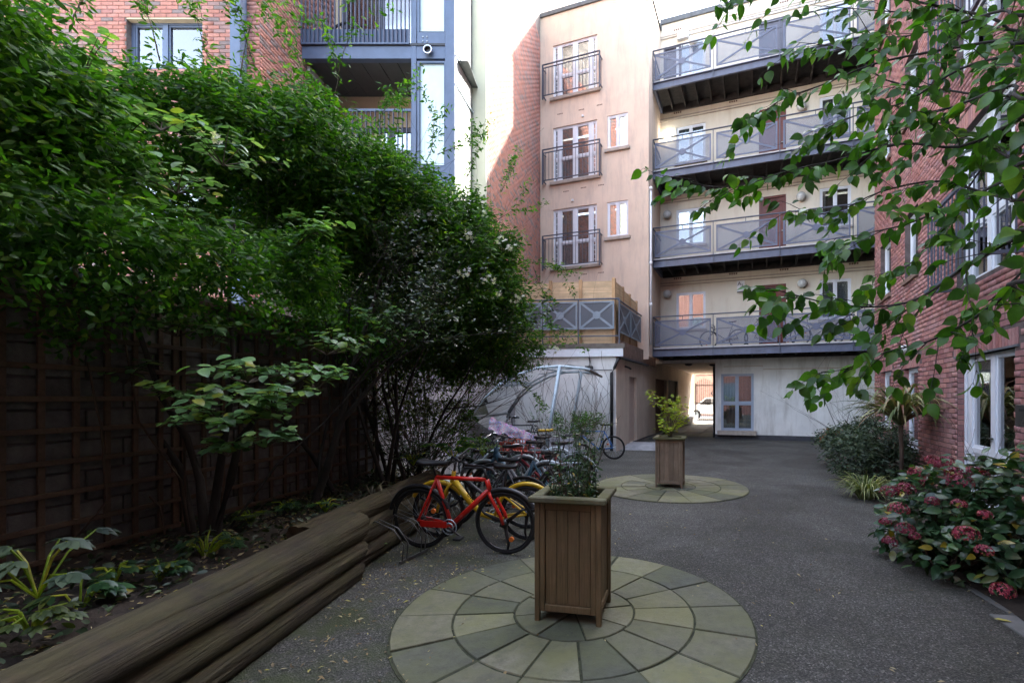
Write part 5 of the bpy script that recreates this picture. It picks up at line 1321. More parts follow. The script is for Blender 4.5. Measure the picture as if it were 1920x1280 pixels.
def leaf_parts(name, kind, mat, pos, dirs, ups, size, parent, most=300):
    """the leaves that show largest one by one, the rest joined"""
    eye = np.array([0, 0, H]); base = np.array(parent.location)
    wp = pos+base; app = size/np.linalg.norm(wp-eye, axis=1)
    px = CX+F*wp[:, 0]/np.maximum(wp[:, 1], .1); py = CY-F*(wp[:, 2]-H)/np.maximum(wp[:, 1], .1)
    inn = (px > -20) & (px < 1940) & (py > -20) & (py < 1300) & (wp[:, 1] > .3); app = app*np.where(inn, 1, .01)
    order = np.argsort(-app); pick = order[:most]; rest = order[most:]
    T, Fc = SH[kind]; me = raw_mesh(name, T, Fc, mat); Rm = frames(dirs, ups)
    for i in pick:
        A = np.eye(4); A[:3, :3] = Rm[i]*size[i]*np.array([1, rnd.uniform(.72, 1.08), rnd.uniform(.2, 2.4)]); A[:3, 3] = pos[i]
        link(name, me, parent, mw=Matrix(A.tolist()))
    if len(rest): leaf_stuff('foliage', kind, mat, pos[rest], dirs[rest], ups[rest], size[rest], parent)
def rand_dir(n, zlo=-1, zhi=1):
    z = nrg.uniform(zlo, zhi, n); a = nrg.uniform(0, 2*math.pi, n); r = np.sqrt(np.maximum(0, 1-z*z)); return np.stack([r*np.cos(a), r*np.sin(a), z], 1)
def grow(mb, p, d, length, r, depth, tips, seed, up=.12, spread=.6, n=5, kids=3, k=5):
    rr = seed; p = Vector(p); d = Vector(d).normalized(); pts = [p.copy()]; rad = [r]
    for i in range(n):
        d = (d+Vector((rr.uniform(-.22, .22), rr.uniform(-.22, .22), rr.uniform(-.15, .15)+up))).normalized()
        p = p+d*(length/n); pts.append(p.copy()); rad.append(max(.0012, r*(1-.75*(i+1)/n)))
        tips.append((p.copy(), d.copy(), depth))
        if depth > 0 and i >= 1 and (i >= n-2 or rr.random() < kids/n):
            q = Vector((rr.uniform(-1, 1), rr.uniform(-1, 1), rr.uniform(-.4, .8))).normalized()
            grow(mb, p, (d+q*spread*1.4), length*rr.uniform(.45, .7), rad[-1]*.7, depth-1, tips, rr, up, spread, n, kids, max(3, k-1))
    mb.tube(pts, rad, k, cap=False)
    return tips
def clump_points(ells, n_clump, per, rc, shell=.35):
    """points in leafy clumps spread through the union of ellipsoids: (centre, radii)"""
    vol = np.array([e[1][0]*e[1][1]*e[1][2] for e in ells]) ** .8; pr = vol/vol.sum()
    which = nrg.choice(len(ells), n_clump, p=pr); C_ = np.array([ells[i][0] for i in which]); Rr = np.array([ells[i][1] for i in which])
    rad = nrg.uniform(shell, 1, n_clump) ** .5; cc = C_+rand_dir(n_clump)*Rr*rad[:, None]
    pos = np.repeat(cc, per, 0)+nrg.normal(0, 1, (n_clump*per, 3))*rc
    out = unit(np.repeat((cc-C_)/Rr, per, 0)); return pos, out
def E(px, py, Y, rx, ry, rz=None):
    p = P(px, py, Y); s = Y/F; rx, ry = rx*s, ry*s; return ((p.x, p.y, p.z), (rx, rz or min(rx, ry)*.8, ry))

# ================================================= climber and shrubs on the left
def at0(o, pos): return pos-np.array(o.location)
cl = thing('climbing_shrub', 'big dense white-flowered climber with fine leaves mounded over the garden wall', 'climber', (-2.45, 6.2, .45))
ells = [E(810, 520, 6.3, 110, 80), E(880, 560, 6.6, 70, 70), ((-3.5, 2.0, 3.3), (.8, 1.0, .8)), ((-3.3, 2.6, 3.05), (.6, .8, .4)), ((-3.6, .9, 3.0), (.7, .8, .8)), E(40, 400, 2.45, 120, 90, .3), E(200, 440, 2.8, 110, 60, .3), E(380, 480, 3.3, 110, 55, .35), E(540, 500, 4.1, 90, 60, .4), E(20, 250, 2.6, 90, 90, .4), E(70, 430, 3.4, 130, 60), E(590, 440, 4.9, 100, 100), E(330, 235, 4.0, 190, 100), E(500, 285, 4.5, 150, 120), E(420, 190, 4.2, 90, 50), E(640, 350, 5.0, 140, 130), E(745, 420, 5.5, 120, 125), E(840, 500, 6.0, 105, 125), E(910, 560, 6.4, 80, 110),  # ellipsoids with plain coordinates: leaf masses added out of view to shade the left
        E(950, 640, 6.8, 62, 62), E(860, 640, 6.5, 85, 75), E(760, 600, 6.1, 120, 95), E(660, 520, 5.6, 120, 110), E(180, 185, 3.7, 150, 80), E(40, 140, 3.4, 110, 75), E(850, 400, 6.0, 60, 60), E(930, 470, 6.4, 45, 55),
        E(560, 200, 4.7, 50, 60), E(90, 330, 3.6, 120, 110), E(300, 400, 4.2, 130, 70), E(480, 420, 4.8, 110, 70)]
pos, out = clump_points(ells, 6200, 34, .065, .25)
up = unit(out*.6+rand_dir(len(pos), -.2, 1)); dr0 = unit(rand_dir(len(pos), -.8, .3)+out*.5)
size = nrg.uniform(.045, .085, len(pos))
leaf_stuff('foliage', 'lance', M['lf_fine'], at0(cl, pos), dr0, up, size, cl)
mb = MB(); rs = random.Random(3); tips = []
for k in range(9):
    p0 = Vector((-2.45+rs.uniform(-.3, .3), 6.0+rs.uniform(-1.4, 1.6), .45))
    grow(mb, p0-Vector(cl.location), (rs.uniform(-.3, .4), rs.uniform(-.4, .3), 1), rs.uniform(1.7, 2.6), .028, 3, tips, rs, .06, .7)
mb.build('stems', M['bark'], cl, True)
# loose shoots standing out of the mass
mb = MB(); tp = []
for (px, py, Y, dx, dz, ln) in ((560, 190, 4.8, .3, 1, .7), (480, 135, 4.3, -.1, 1, .5), (450, 145, 4.3, .2, 1, .7), (620, 200, 5, .5, .6, .8), (300, 115, 4, .1, 1, .45), (130, 60, 3.7, .1, 1, .4), (700, 250, 5.3, .5, .8, .5), (800, 300, 5.8, .5, .6, .5), (870, 340, 6.1, .5, .7, .5), (900, 420, 6.4, .7, .1, .7), (960, 480, 6.7, .8, -.3, .8),
                                 (985, 560, 6.8, .7, -.6, .7), (940, 360, 6.5, .4, .9, .4), (1000, 600, 6.9, .4, -.6, .5), (820, 290, 5.9, .8, .3, .6), (740, 260, 5.5, .1, 1, .5), (400, 125, 4.2, -.3, 1, .4), (960, 700, 6.9, .6, -.7, .5), (880, 720, 6.7, .1, -1, .6), (1000, 500, 6.8, .4, -.9, .6)):
    grow(mb, P(px, py, Y)-Vector(cl.location), (dx, -.1, dz), ln, .006, 1, tp, rs, 0, .5, 6)
mb.build('shoots', M['twig'], cl, kind='stuff')
tp = np.array([list(t[0]) for t in tp]); pos2 = np.repeat(tp, 7, 0)+nrg.normal(0, .028, (len(tp)*7, 3))
leaf_stuff('shoot_leaves', 'lance', M['lf_fine'], pos2, rand_dir(len(pos2), -.8, .6), rand_dir(len(pos2), 0, 1), nrg.uniform(.035, .075, len(pos2)), cl)
hang = [E(90, 500, 2.45, 110, 60, .25), E(260, 545, 2.95, 110, 60, .3), E(420, 570, 3.4, 90, 50, .3), E(560, 590, 4.1, 90, 60, .3), E(150, 600, 2.7, 80, 50, .2), E(680, 640, 4.9, 90, 50, .3)]
pos, out = clump_points(hang, 420, 10, .06, .1); leaf_stuff('hanging_leaves', 'oval', M['lf_fine'], at0(cl, pos), rand_dir(len(pos), -.9, 0), rand_dir(len(pos), .1, 1), nrg.uniform(.03, .06, len(pos)), cl)
# flower clusters
for (px, py, Y) in [(440, 462, 4.2), (768, 402, 5.1), (806, 408, 5.2), (838, 385, 5.5), (880, 440, 5.5), (935, 448, 5.9), (868, 512, 5.3), (911, 526, 5.6), (934, 552, 5.8), (968, 560, 6.1), (230, 262, 3.1), (398, 252, 3.6), (710, 262, 5.2), (955, 465, 6.1), (820, 365, 5.5), (1040, 652, 7.2), (852, 370, 5.6), (640, 262, 4.7), (905, 400, 5.9), (720, 470, 5.0), (790, 470, 5.1)]:
    c = P(px, py, Y)-Vector(cl.location); n = 11; pp_ = np.array(c)+nrg.normal(0, 1, (n, 3))*np.array([.045, .03, .028]); b = MB()
    pz, dz, sz = [], [], []
    for q in pp_:
        nm = unit((np.array([[.0, -1, .3]])+nrg.normal(0, .4, (1, 3))))[0]; a_ = np.cross(nm, [0, 0, 1]); a_ /= np.linalg.norm(a_); b_ = np.cross(nm, a_)
        for i in range(5): an = i*2*math.pi/5; pz.append(q); dz.append(a_*math.cos(an)+b_*math.sin(an)+nm*.25); sz.append(nm)
    leaf_stuff('flower_cluster', 'oval', M['fl_white'], np.array(pz), np.array(dz), np.array(sz), np.full(len(pz), .027), cl, False)

# round-leaved shrub: tiers of large leaves
rl = thing('round_leaved_shrub', 'shrub with tiers of large round blue-green leaves in front of the trellis', 'shrub', (-2.62, 3.45, .45))
mb = MB(); tips = []; base = Vector(rl.location)
def limb(pts, r0, r1): mb.tube([Vector(p)-base for p in pts], [r0+(r1-r0)*i/(len(pts)-1) for i in range(len(pts))], 8, cap=False)
for pts in ([P(395, 1003, 3.50), P(405, 930, 3.52), P(415, 860, 3.5), P(425, 800, 3.45), P(440, 700, 3.4), P(430, 560, 3.5), P(440, 420, 3.6)],
            [P(405, 1000, 3.52), P(432, 900, 3.5), P(450, 820, 3.45), P(520, 740, 3.4), P(600, 690, 3.6)],
            [P(385, 1003, 3.5), P(375, 900, 3.55), P(350, 820, 3.5), P(300, 740, 3.3), P(240, 560, 3.2), P(200, 400, 3.2)],
            [P(360, 1000, 3.6), P(340, 880, 3.6), P(300, 820, 3.6), P(200, 700, 3.5)]): limb(pts, .034, .008)
mb.build('stem', M['bark'], rl, True)
tiers = [(430, 775, 3.05, 110, 35, 120), (520, 745, 3.15, 90, 25, 90), (370, 735, 3.1, 90, 25, 70), (470, 690, 3.2, 130, 22, 90), (600, 705, 3.5, 60, 25, 50), (500, 815, 3.0, 50, 22, 40), (430, 830, 2.95, 40, 25, 30), (620, 640, 4.0, 110, 25, 70), (760, 620, 4.6, 60, 20, 30), (720, 600, 4.4, 60, 20, 30),
         (230, 690, 3.2, 60, 15, 16), (330, 600, 3.3, 90, 25, 40), (400, 620, 3.3, 60, 22, 30), (190, 560, 3.0, 60, 14, 14), (270, 450, 3.1, 110, 22, 45), (330, 415, 3.1, 80, 22, 40), (560, 430, 3.8, 60, 20, 36), (330, 320, 3.1, 110, 25, 50), (120, 290, 2.9, 110, 22, 40), (60, 150, 2.8, 80, 40, 60), (150, 90, 3.0, 120, 30, 50),
         (220, 220, 3.0, 110, 35, 50), (60, 220, 2.8, 70, 40, 40), (420, 270, 3.5, 120, 30, 50), (600, 410, 4.1, 60, 20, 30), (250, 500, 3.0, 60, 20, 22), (40, 60, 2.9, 60, 40, 30), (300, 200, 3.3, 90, 30, 30)]
pz = []; dz = []; uz = []; sz = []; mb = MB()
for (px, py, Y, rx, ry, n) in tiers:
    c = P(px, py, Y); s = Y/F
    for j in range(max(3, n//6)):
        a = rnd.uniform(0, 6.28); tip = c+Vector((rx*s*math.cos(a)*.9, rx*s*.8*math.sin(a), ry*s*rnd.uniform(-.8, .8))); root = c+Vector((-.1, .12, -.10))
        mb.tube([root-base, (root+tip)/2+Vector((0, 0, .03))-base, tip-base], [.005, .003, .0015], 4, cap=False)
        m = 10
        for q in range(m):
            u = .25+.78*q/m; p = root.lerp(tip, u)+Vector((0, 0, .06*math.sin(u*3)))
            side = (-1) ** q; d = (tip-root).normalized(); sd = Vector((-d.y, d.x, 0)).normalized()*side
            pz.append(tuple(p+Vector((rnd.uniform(-.015, .015), rnd.uniform(-.015, .015), rnd.uniform(-.02, .02))))); dd = d*.6+sd*.9+Vector((0, 0, rnd.uniform(-.55, .1))); dz.append(tuple(dd))
            uu = Vector((rnd.uniform(-.35, .35), rnd.uniform(-.6, .2), 1)); uz.append(tuple(uu)); sz.append(rnd.uniform(.055, .09))
mb.build('twigs', M['twig'], rl, kind='stuff')
pz = np.array(pz); leaf_parts('leaf', 'round', M['lf_round'], at0(rl, pz), np.array(dz), np.array(uz), np.array(sz), rl)

# second trunk with bare crooked stems
st_ = thing('dark_trunk_shrub', 'dark crooked multi-stemmed trunk leaning beside the end of the trellis', 'shrub', (-2.45, 4.5, .45))
mb = MB(); base = Vector(st_.location)
for pts, r0, r1 in (([P(590, 945, 4.45), P(612, 880, 4.5), P(630, 820, 4.5), P(648, 750, 4.55), P(660, 690, 4.6), P(690, 600, 4.8), P(720, 500, 5)], .042, .014), ([P(640, 790, 4.5), P(690, 730, 4.6), P(735, 680, 4.8), P(800, 640, 5.1)], .026, .008), ([P(600, 930, 4.45), P(600, 860, 4.5), P(620, 760, 4.6), P(610, 660, 4.6)], .02, .008),
                    ([P(650, 740, 4.55), P(690, 690, 4.6), P(700, 640, 4.7)], .016, .006), ([P(430, 990, 3.7), P(520, 870, 3.9), P(610, 790, 4.2), P(700, 690, 4.6), P(760, 650, 4.9)], .010, .005)):
    mb.tube([p-base for p in pts], [r0+(r1-r0)*i/(len(pts)-1) for i in range(len(pts))], 8, cap=False)
tp = []
for px, py, Y in ((735, 680, 4.8), (800, 640, 5.1), (690, 690, 4.6), (660, 690, 4.6), (700, 640, 4.7), (690, 600, 4.8)):
    for _ in range(3): grow(mb, P(px, py, Y)-base, (rs.uniform(-.6, 1), rs.uniform(-.6, .6), rs.uniform(0, 1)), rs.uniform(.5, .9), .008, 2, tp, rs, .05, .7, 5)
mb.build('trunk', M['bark'], st_, True)
tpa = np.array([list(t[0]) for t in tp]); q_ = np.repeat(tpa, 3, 0)+nrg.normal(0, .04, (len(tpa)*3, 3))
leaf_stuff('foliage', 'oval', M['lf_dark'], q_, rand_dir(len(q_), -.6, .3), rand_dir(len(q_), .2, 1), nrg.uniform(.03, .055, len(q_)), st_)
# twiggy dark shrub by the pale wall
tw_ = thing('twiggy_shrub', 'twiggy dark shrub fanning out against the pale wall above the red bicycle', 'shrub', (-2.3, 6.3, .45))
mb = MB(); tp = []; base = Vector(tw_.location)
for i in range(26):
    a = rs.uniform(0, 6.28); grow(mb, Vector((rs.uniform(-.12, .12), rs.uniform(-.15, .15), -.03)), (math.cos(a)*.75+.25, math.sin(a)*.6, rs.uniform(.5, 1.3)), rs.uniform(.45, .85), .006, 1, tp, rs, .02, .5, 6, 4, 4)
mb.build('stems', M['twig_dark'], tw_)
tpa = np.array([list(t[0]) for t in tp if t[0].z > .25]); q_ = np.repeat(tpa, 5, 0)+nrg.normal(0, .04, (len(tpa)*5, 3))
leaf_stuff('foliage', 'lance', M['lf_dark'], q_, rand_dir(len(q_), -.6, .6), rand_dir(len(q_), .2, 1), nrg.uniform(.025, .05, len(q_)), tw_)
pl_ = thing('drooping_shrub', 'drooping shrub with small olive leaves hanging over the pale wall and the shelter rib', 'shrub', (-2.5, 7.2, .4))
ells = [E(760, 760, 6.3, 70, 50), E(700, 610, 5.6, 90, 60), E(790, 650, 6.0, 80, 50), E(880, 690, 6.6, 70, 40), E(800, 700, 6.5, 80, 40), E(850, 780, 6.6, 40, 45), E(700, 690, 5.6, 50, 40), E(940, 700, 6.9, 60, 30), E(990, 660, 7.1, 30, 40)]
pos, out = clump_points(ells, 1000, 14, .05, .2)
leaf_stuff('foliage', 'lance', M['lf_olive'], at0(pl_, pos), unit(rand_dir(len(pos), -1, 0)), rand_dir(len(pos), 0, 1), nrg.uniform(.035, .06, len(pos)), pl_)
mb = MB(); base = Vector(pl_.location)
for e in ells: 
    for _ in range(4): grow(mb, Vector((0, 0, 0))*.0+Vector((rs.uniform(-.2, .2), rs.uniform(-.4, .3), .0)), Vector(e[0])-base, (Vector(e[0])-base).length*1.05, .009, 1, [], rs, .01, .4, 7)
mb.build('stems', M['twig'], pl_)
# dead vine stems on the trellis
vn = thing('bare_vine', 'bare pale vine stems hanging in front of the trellis on the far left', 'vine', (-3.0, 3.2, .5))
mb = MB(); base = Vector(vn.location)
for pts in ([P(165, 680, 3.0), P(180, 760, 3.0), P(190, 800, 3.05), P(195, 870, 3.05), P(200, 940, 3.1), P(150, 1000, 3.0), P(100, 1055, 2.95)], [P(230, 620, 3.3), P(245, 700, 3.3), P(260, 790, 3.3), P(310, 860, 3.4), P(340, 900, 3.4), P(355, 995, 3.5)], [P(280, 930, 3.5), P(300, 950, 3.5), P(312, 1015, 3.5)],
            [P(0, 480, 2.8), P(60, 600, 2.9), P(40, 690, 2.9)], [P(330, 760, 3.4), P(345, 830, 3.5), P(350, 990, 3.6)], [P(120, 560, 3.0), P(60, 640, 2.9), P(0, 650, 2.8)]):
    mb.tube([p-base for p in pts], .007, 5, cap=False)
mb.build('stems', M['bark_brown'], vn, True)

# ================================================= small plants in the left bed
def blades(name, label, cat, loc, n, length, width, mat, droop, seed, part='blade', lift=.9, base_r=.05, spread=1.0, trunk=None, group=None):
    rr = random.Random(seed); t = thing(name, label, cat, loc, 0, group)
    z0 = 0
    if trunk:
        MB().tube([(0, 0, 0), (.03, .02, trunk*.5), (.0, .0, trunk)], [.036, .03, .036], 8).build('trunk', M['bark_brown'], t, True); z0 = trunk
    for i in range(n):
        a = rr.uniform(0, 6.28); e = rr.uniform(.15, 1)*spread; L_ = length*rr.uniform(.6, 1.1); w_ = width*rr.uniform(.7, 1.2)
        p = Vector((math.cos(a)*base_r*rr.random(), math.sin(a)*base_r*rr.random(), z0)); vx, vz = e, lift*rr.uniform(.7, 1.1); b = MB(); K = 7; sd = Vector((-math.sin(a), math.cos(a), 0))
        for k in range(K+1):
            u = k/K; ww = w_*(math.sin(math.pi*min(1, .18+u*.82)) ** .8)*(1-u*.3)
            b.v += [tuple(p-sd*ww), tuple(p+Vector((0, 0, -ww*.5))), tuple(p+sd*ww)]
            l = math.hypot(vx, vz); p = p+Vector((math.cos(a)*vx/l, math.sin(a)*vx/l, vz/l))*(L_/K); vz -= droop*rr.uniform(.7, 1.3)
        for k in range(K):
            for q in range(2): c0 = k*3+q; b.f.append((c0, c0+1, c0+4, c0+3))
        b.build(part, M[mat], t, True)
    return t
blades('strappy_plant', 'dry grey strap-leaved plant in the bed between the dark trunk and the logs', 'plant', G(700, 935, .45), 34, .5, .010, 'lf_dry', .42, 4)
blades('strappy_plant', 'second dry strap-leaved clump closer to the twiggy shrub', 'plant', G(655, 905, .45), 22, .45, .010, 'lf_dry', .4, 6)
def palm_leaf_plant(label, loc, n, h, seed, mat='lf_grey', ls=.10):
    rr = random.Random(seed); t = thing('hellebore', label, 'plant', loc); pz, dz, uz, sz = [], [], [], []; mb = MB()
    for i in range(n):
        a = rr.uniform(0, 6.28); tip = Vector((math.cos(a)*h*rr.uniform(.3, 1.3), math.sin(a)*h*rr.uniform(.3, 1), h*rr.uniform(.5, 1.1)))
        mb.tube([(0, 0, 0), tuple(tip*.5+Vector((0, 0, .05))), tuple(tip)], .005, 5, cap=False)
        for k in range(7):
            b = a+(k-3)*.5; pz.append(tuple(tip)); dz.append((math.cos(b), math.sin(b), -.15)); uz.append((math.cos(b)*.2, math.sin(b)*.2-.2, 1)); sz.append(ls*(1.1-.1*abs(k-3)))
    mb.build('stems', M['lf_maple'], t)
    leaf_parts('leaflet', 'oval', M[mat], np.array(pz), np.array(dz), np.array(uz), np.array(sz), t)
palm_leaf_plant('hellebore with grey-green fingered leaves at the far left edge of the bed', P(70, 1120, 2.15), 9, .24, 5)
palm_leaf_plant('lower hellebore sprawling over the log at the far left', P(150, 1150, 2.3), 7, .14, 8, 'lf_hyd', .09)
palm_leaf_plant('dark leafy plant at the foot of the round-leaved shrub', P(385, 1050, 3.1), 16, .16, 12, 'lf_hyd', .06)
palm_leaf_plant('small dark plant on the bed left of the log end', P(215, 1095, 2.6), 12, .10, 13, 'lf_hyd', .06)
palm_leaf_plant('leafy weed growing at the foot of the log end', G(695, 1040, .02), 7, .10, 14, 'lf_round', .06)
palm_leaf_plant('fresh green leafy plant beside the row of bicycles near the pale wall', P(850, 860, 6.0), 16, .26, 15, 'lf_fine', .11)
palm_leaf_plant('fresh green plant between the bicycles and the wall, further back', P(905, 855, 6.9), 14, .24, 16, 'lf_fine', .11)
palm_leaf_plant('dark ground cover plant at the corner of the bed by the pale wall', P(775, 872, 5.7), 16, .14, 17, 'lf_hyd', .06)

# ================================================= planters' plants
sp_ = thing('straggly_plant', 'straggly green and bare stems growing in the near planter', 'plant', (-.085, 3.315, .74))
mb = MB(); tp = []; bare = MB()
for i in range(28):
    x, y = rs.uniform(-.16, .16), rs.uniform(-.12, .12); hgt = rs.uniform(.15, .62); p = Vector((x, y, 0)); pts = [p.copy()]; d = Vector((rs.uniform(-.12, .12), rs.uniform(-.12, .12), 1))
    for k in range(6): d = (d+Vector((rs.uniform(-.12, .12), rs.uniform(-.1, .1), .1))).normalized(); p = p+d*hgt/6; pts.append(p.copy()); tp += [(p.copy(), d, 0)]*(3 if k < 4 else 2)
    mb.tube(pts, .0028, 5, cap=False)
for i in range(13): grow(bare, (rs.uniform(-.1, .1), rs.uniform(-.1, .1), 0), (rs.uniform(-.35, .35), rs.uniform(-.2, .2), 1), rs.uniform(.42, .6), .0035, 2, [], rs, .03, .45, 6, 2, 4)
mb.build('stems', M['lf_hyd'], sp_); bare.build('bare_stems', M['twig'], sp_)
tpa = np.array([list(t[0]) for t in tp]); q_ = np.repeat(tpa, 2, 0)+nrg.normal(0, .012, (len(tpa)*2, 3))
leaf_parts('leaf', 'lance', M['lf_hyd'], q_, rand_dir(len(q_), -.7, .4), rand_dir(len(q_), .2, 1), nrg.uniform(.025, .05, len(q_)), sp_)
mp = thing('maple_sapling', 'small yellow-green Japanese maple in the further planter', 'tree', (1.406, 7.99, .74))
mb = MB(); tp = []; base = Vector(mp.location)
tips_px = [(1215, 732, 7.9), (1240, 745, 7.9), (1262, 740, 8), (1275, 745, 8.1), (1265, 765, 7.9), (1285, 778, 8.0), (1240, 775, 7.9), (1235, 790, 7.8), (1250, 800, 7.9), (1270, 795, 8.1), (1258, 755, 8), (1280, 760, 8)]
for px, py, Y in tips_px:
    tip = P(px, py, Y)-base; mb.tube([(0, 0, 0), (tip.x*.3, tip.y*.3, tip.z*.55), tuple(tip)], [.009, .006, .0025], 5, cap=False)
    for u in np.linspace(.62, 1, 5): tp.append(Vector((tip.x*u, tip.y*u, tip.z*(.25+.75*u))))
mb.build('branches', M['twig'], mp, True)
tpa = np.array([list(t) for t in tp]); q1 = np.repeat(tpa, 5, 0)+nrg.normal(0, 1, (len(tpa)*5, 3))*np.array([.05, .05, .022]); q_ = np.repeat(q1, 5, 0); n = len(q1)
a_ = np.repeat(nrg.uniform(0, 6.28, n), 5)+np.tile(np.arange(5)*.55, n); up_ = np.repeat(unit(rand_dir(n, .5, 1)), 5, 0)
leaf_parts('leaf', 'lance', M['lf_maple'], q_, np.stack([np.cos(a_), np.sin(a_), np.full(5*n, -.35)], 1), up_, nrg.uniform(.035, .055, 5*n), mp)
# self-sown plants round the blue bicycle
palm_leaf_plant('small willow-like plant in front of the blue bicycle', G(1100, 880, 0), 10, .25, 21, 'lf_fine', .09)
sw = thing('tall_weed', 'tall thin bare-stemmed shrub standing before the white store wall', 'shrub', (-.35, 10.6, 0)); mb = MB(); tp = []
for i in range(9): grow(mb, (rs.uniform(-.1, .1), rs.uniform(-.1, .1), 0), (rs.uniform(-.5, .6), rs.uniform(-.2, .2), 1), rs.uniform(.65, 1.15), .007, 2, tp, rs, .04, .5, 6, 2, 4)
mb.build('stems', M['twig'], sw)
lft = [t for t in tp if t[2] < 2 and t[0].z < 1.15]; tpa = np.array([list(t[0]) for t in lft]); q_ = np.repeat(tpa, 6, 0)+nrg.normal(0, .05, (len(tpa)*6, 3))
leaf_stuff('foliage', 'lance', M['lf_fine'], q_, rand_dir(len(q_), -.7, .4), rand_dir(len(q_), .2, 1), nrg.uniform(.04, .07, len(q_)), sw)

# ================================================= right border
def shrub(name, label, loc, ells, nc, per, rc, kind, mat, s0, s1, stems=14, twig='twig_dark'):
    t = thing(name, label, 'shrub', loc); pos, out = clump_points(ells, nc, per, rc, .35)
    ok = pos[:, 2] > .03; pos, out = pos[ok], out[ok]
    leaf_stuff('foliage', kind, M[mat], at0(t, pos), unit(rand_dir(len(pos), -.6, .5)+out*.6), unit(rand_dir(len(pos), .1, 1)+out*.5), nrg.uniform(s0, s1, len(pos)), t)
    mb = MB(); base = Vector(loc)
    for i in range(stems):
        e = ells[i % len(ells)]; tgt = Vector(e[0])-base; grow(mb, (rs.uniform(-.15, .15), rs.uniform(-.15, .15), 0), tgt+Vector((rs.uniform(-.2, .2),)*3), max(.3, tgt.length)*1.2, .012, 1, [], rs, .05, .5, 5)
    mb.build('stems', M[twig], t); return t
bl_p = G(1600, 878, .02)
shrub('evergreen_shrub', 'dark evergreen shrub with narrow leaves filling the far end of the right border', tuple(G(1620, 870, .02)),
      [E(1600, 850, 8.6, 55, 45, .45), E(1640, 825, 9.2, 55, 50, .5), E(1590, 820, 9.4, 40, 26, .4), E(1660, 870, 8.4, 50, 40, .4), E(1565, 828, 10.0, 32, 16, .4), E(1625, 800, 9.8, 24, 26, .3), E(1680, 850, 8.4, 30, 50, .4)], 800, 14, .05, 'lance', 'lf_grey', .05, .09)
of = thing('orange_flowers', 'small shrub with orange flowers at the far tip of the right border', 'shrub', tuple(G(1550, 845, .02)))
ells = [E(1550, 822, 10.4, 22, 14, .25), E(1575, 815, 10.4, 20, 14, .25)]
pos, out = clump_points(ells, 90, 12, .05, .3); leaf_stuff('foliage', 'lance', M['lf_dark'], at0(of, pos), rand_dir(len(pos), -.5, .5), rand_dir(len(pos), .1, 1), nrg.uniform(.05, .08, len(pos)), of)
for px, py in ((1545, 812), (1540, 823), (1575, 808), (1552, 806), (1570, 812)):
    c = np.array(P(px, py, 10.2)-Vector(of.location)); n = 16; leaf_stuff('flower', 'oval', M['fl_orange'], c+nrg.normal(0, .02, (n, 3)), rand_dir(n), rand_dir(n), np.full(n, .05), of, False)
blades('cordyline', 'cordyline palm with drooping striped blades on a short trunk by the brick wall', 'palm', (FB.world(2.2, 9.0)[0], FB.world(2.2, 9.0)[1], 0), 150, 1.15, .026, 'lf_cord', .36, 31, trunk=1.06, lift=1.5, base_r=.05, spread=1.35)
sg_ = G(1632, 935, .02); blades('spider_grass', 'low clump of pale striped grassy blades at the edge of the right border', 'grass', (sg_.x, sg_.y+.1, 0), 180, .62, .010, 'lf_stripe', .30, 33, lift=1.35, base_r=.12, spread=1.0)
# hydrangea
hy = thing('hydrangea', 'big hydrangea bush with crimson flower heads at the right edge', 'shrub', (3.15, 4.1, 0))
ells = [E(1790, 960, 4.3, 110, 75, .42), E(1880, 960, 4.0, 90, 90, .42), E(1720, 990, 4.4, 60, 55, .35), E(1830, 1040, 3.9, 100, 60, .4), E(1900, 1040, 3.6, 70, 60, .35), E(1750, 920, 4.6, 60, 40, .35), E(1850, 890, 4.4, 60, 30, .3), E(1960, 950, 3.8, 80, 110, .4)]
pos, out = clump_points(ells, 560, 4, .045, .55); ok = pos[:, 2] > .06; pos, out = pos[ok], out[ok]; n = len(pos)
leaf_parts('leaf', 'oval', M['lf_hyd'], at0(hy, pos), unit(out*.7+rand_dir(n, -.5, .2)), unit(rand_dir(n, .3, 1)+out*.5+np.array([0, -.3, .3])), nrg.uniform(.09, .145, n), hy)
mb = MB()
for e in ells:
    for _ in range(4): tgt = Vector(e[0])-Vector(hy.location); grow(mb, (rs.uniform(-.25, .25), rs.uniform(-.25, .25), 0), tgt, tgt.length*1.1, .008, 1, [], rs, .03, .4, 5)
mb.build('stems', M['bark_brown'], hy)
for (px, py, Y, r) in [(1697, 918, 4.2, .085), (1667, 922, 4.3, .08), (1685, 955, 4.1, .085), (1697, 992, 4.0, .075), (1668, 1015, 4.0, .06), (1660, 978, 4.15, .05), (1720, 888, 4.5, .09), (1770, 868, 4.5, .09), (1755, 870, 4.6, .07), (1800, 905, 4.0, .10), (1790, 888, 4.1, .08), (1812, 1002, 3.45, .085), (1845, 1032, 3.3, .055), (1798, 945, 3.7, .055), (1748, 940, 3.95, .055),
                        (1880, 1108, 3.1, .07), (1825, 885, 4.2, .07), (1843, 890, 4.1, .05), (1846, 965, 3.6, .05), (1715, 1005, 3.9, .045), (1735, 905, 4.4, .06), (1745, 862, 4.6, .06)]:
    c = np.array(P(px, py, Y)-Vector(hy.location)); n = int(95*(r/.08)**1.5); d = rand_dir(n, -.35, 1); q = c+d*r*np.array([1, 1, .75]); pz, dz, uz = [], [], []
    for k in range(n):
        nm = d[k]; a_ = np.cross(nm, [.3, .2, 1]); a_ /= np.linalg.norm(a_); b_ = np.cross(nm, a_)
        for i in range(4): an = i*math.pi/2+k; pz.append(q[k]); dz.append(a_*math.cos(an)+b_*math.sin(an)+nm*.2); uz.append(nm)
    leaf_stuff('flower_head', 'oval', M['fl_pink'], np.array(pz), np.array(dz), np.array(uz), nrg.uniform(.011, .017, len(pz)), hy, False)

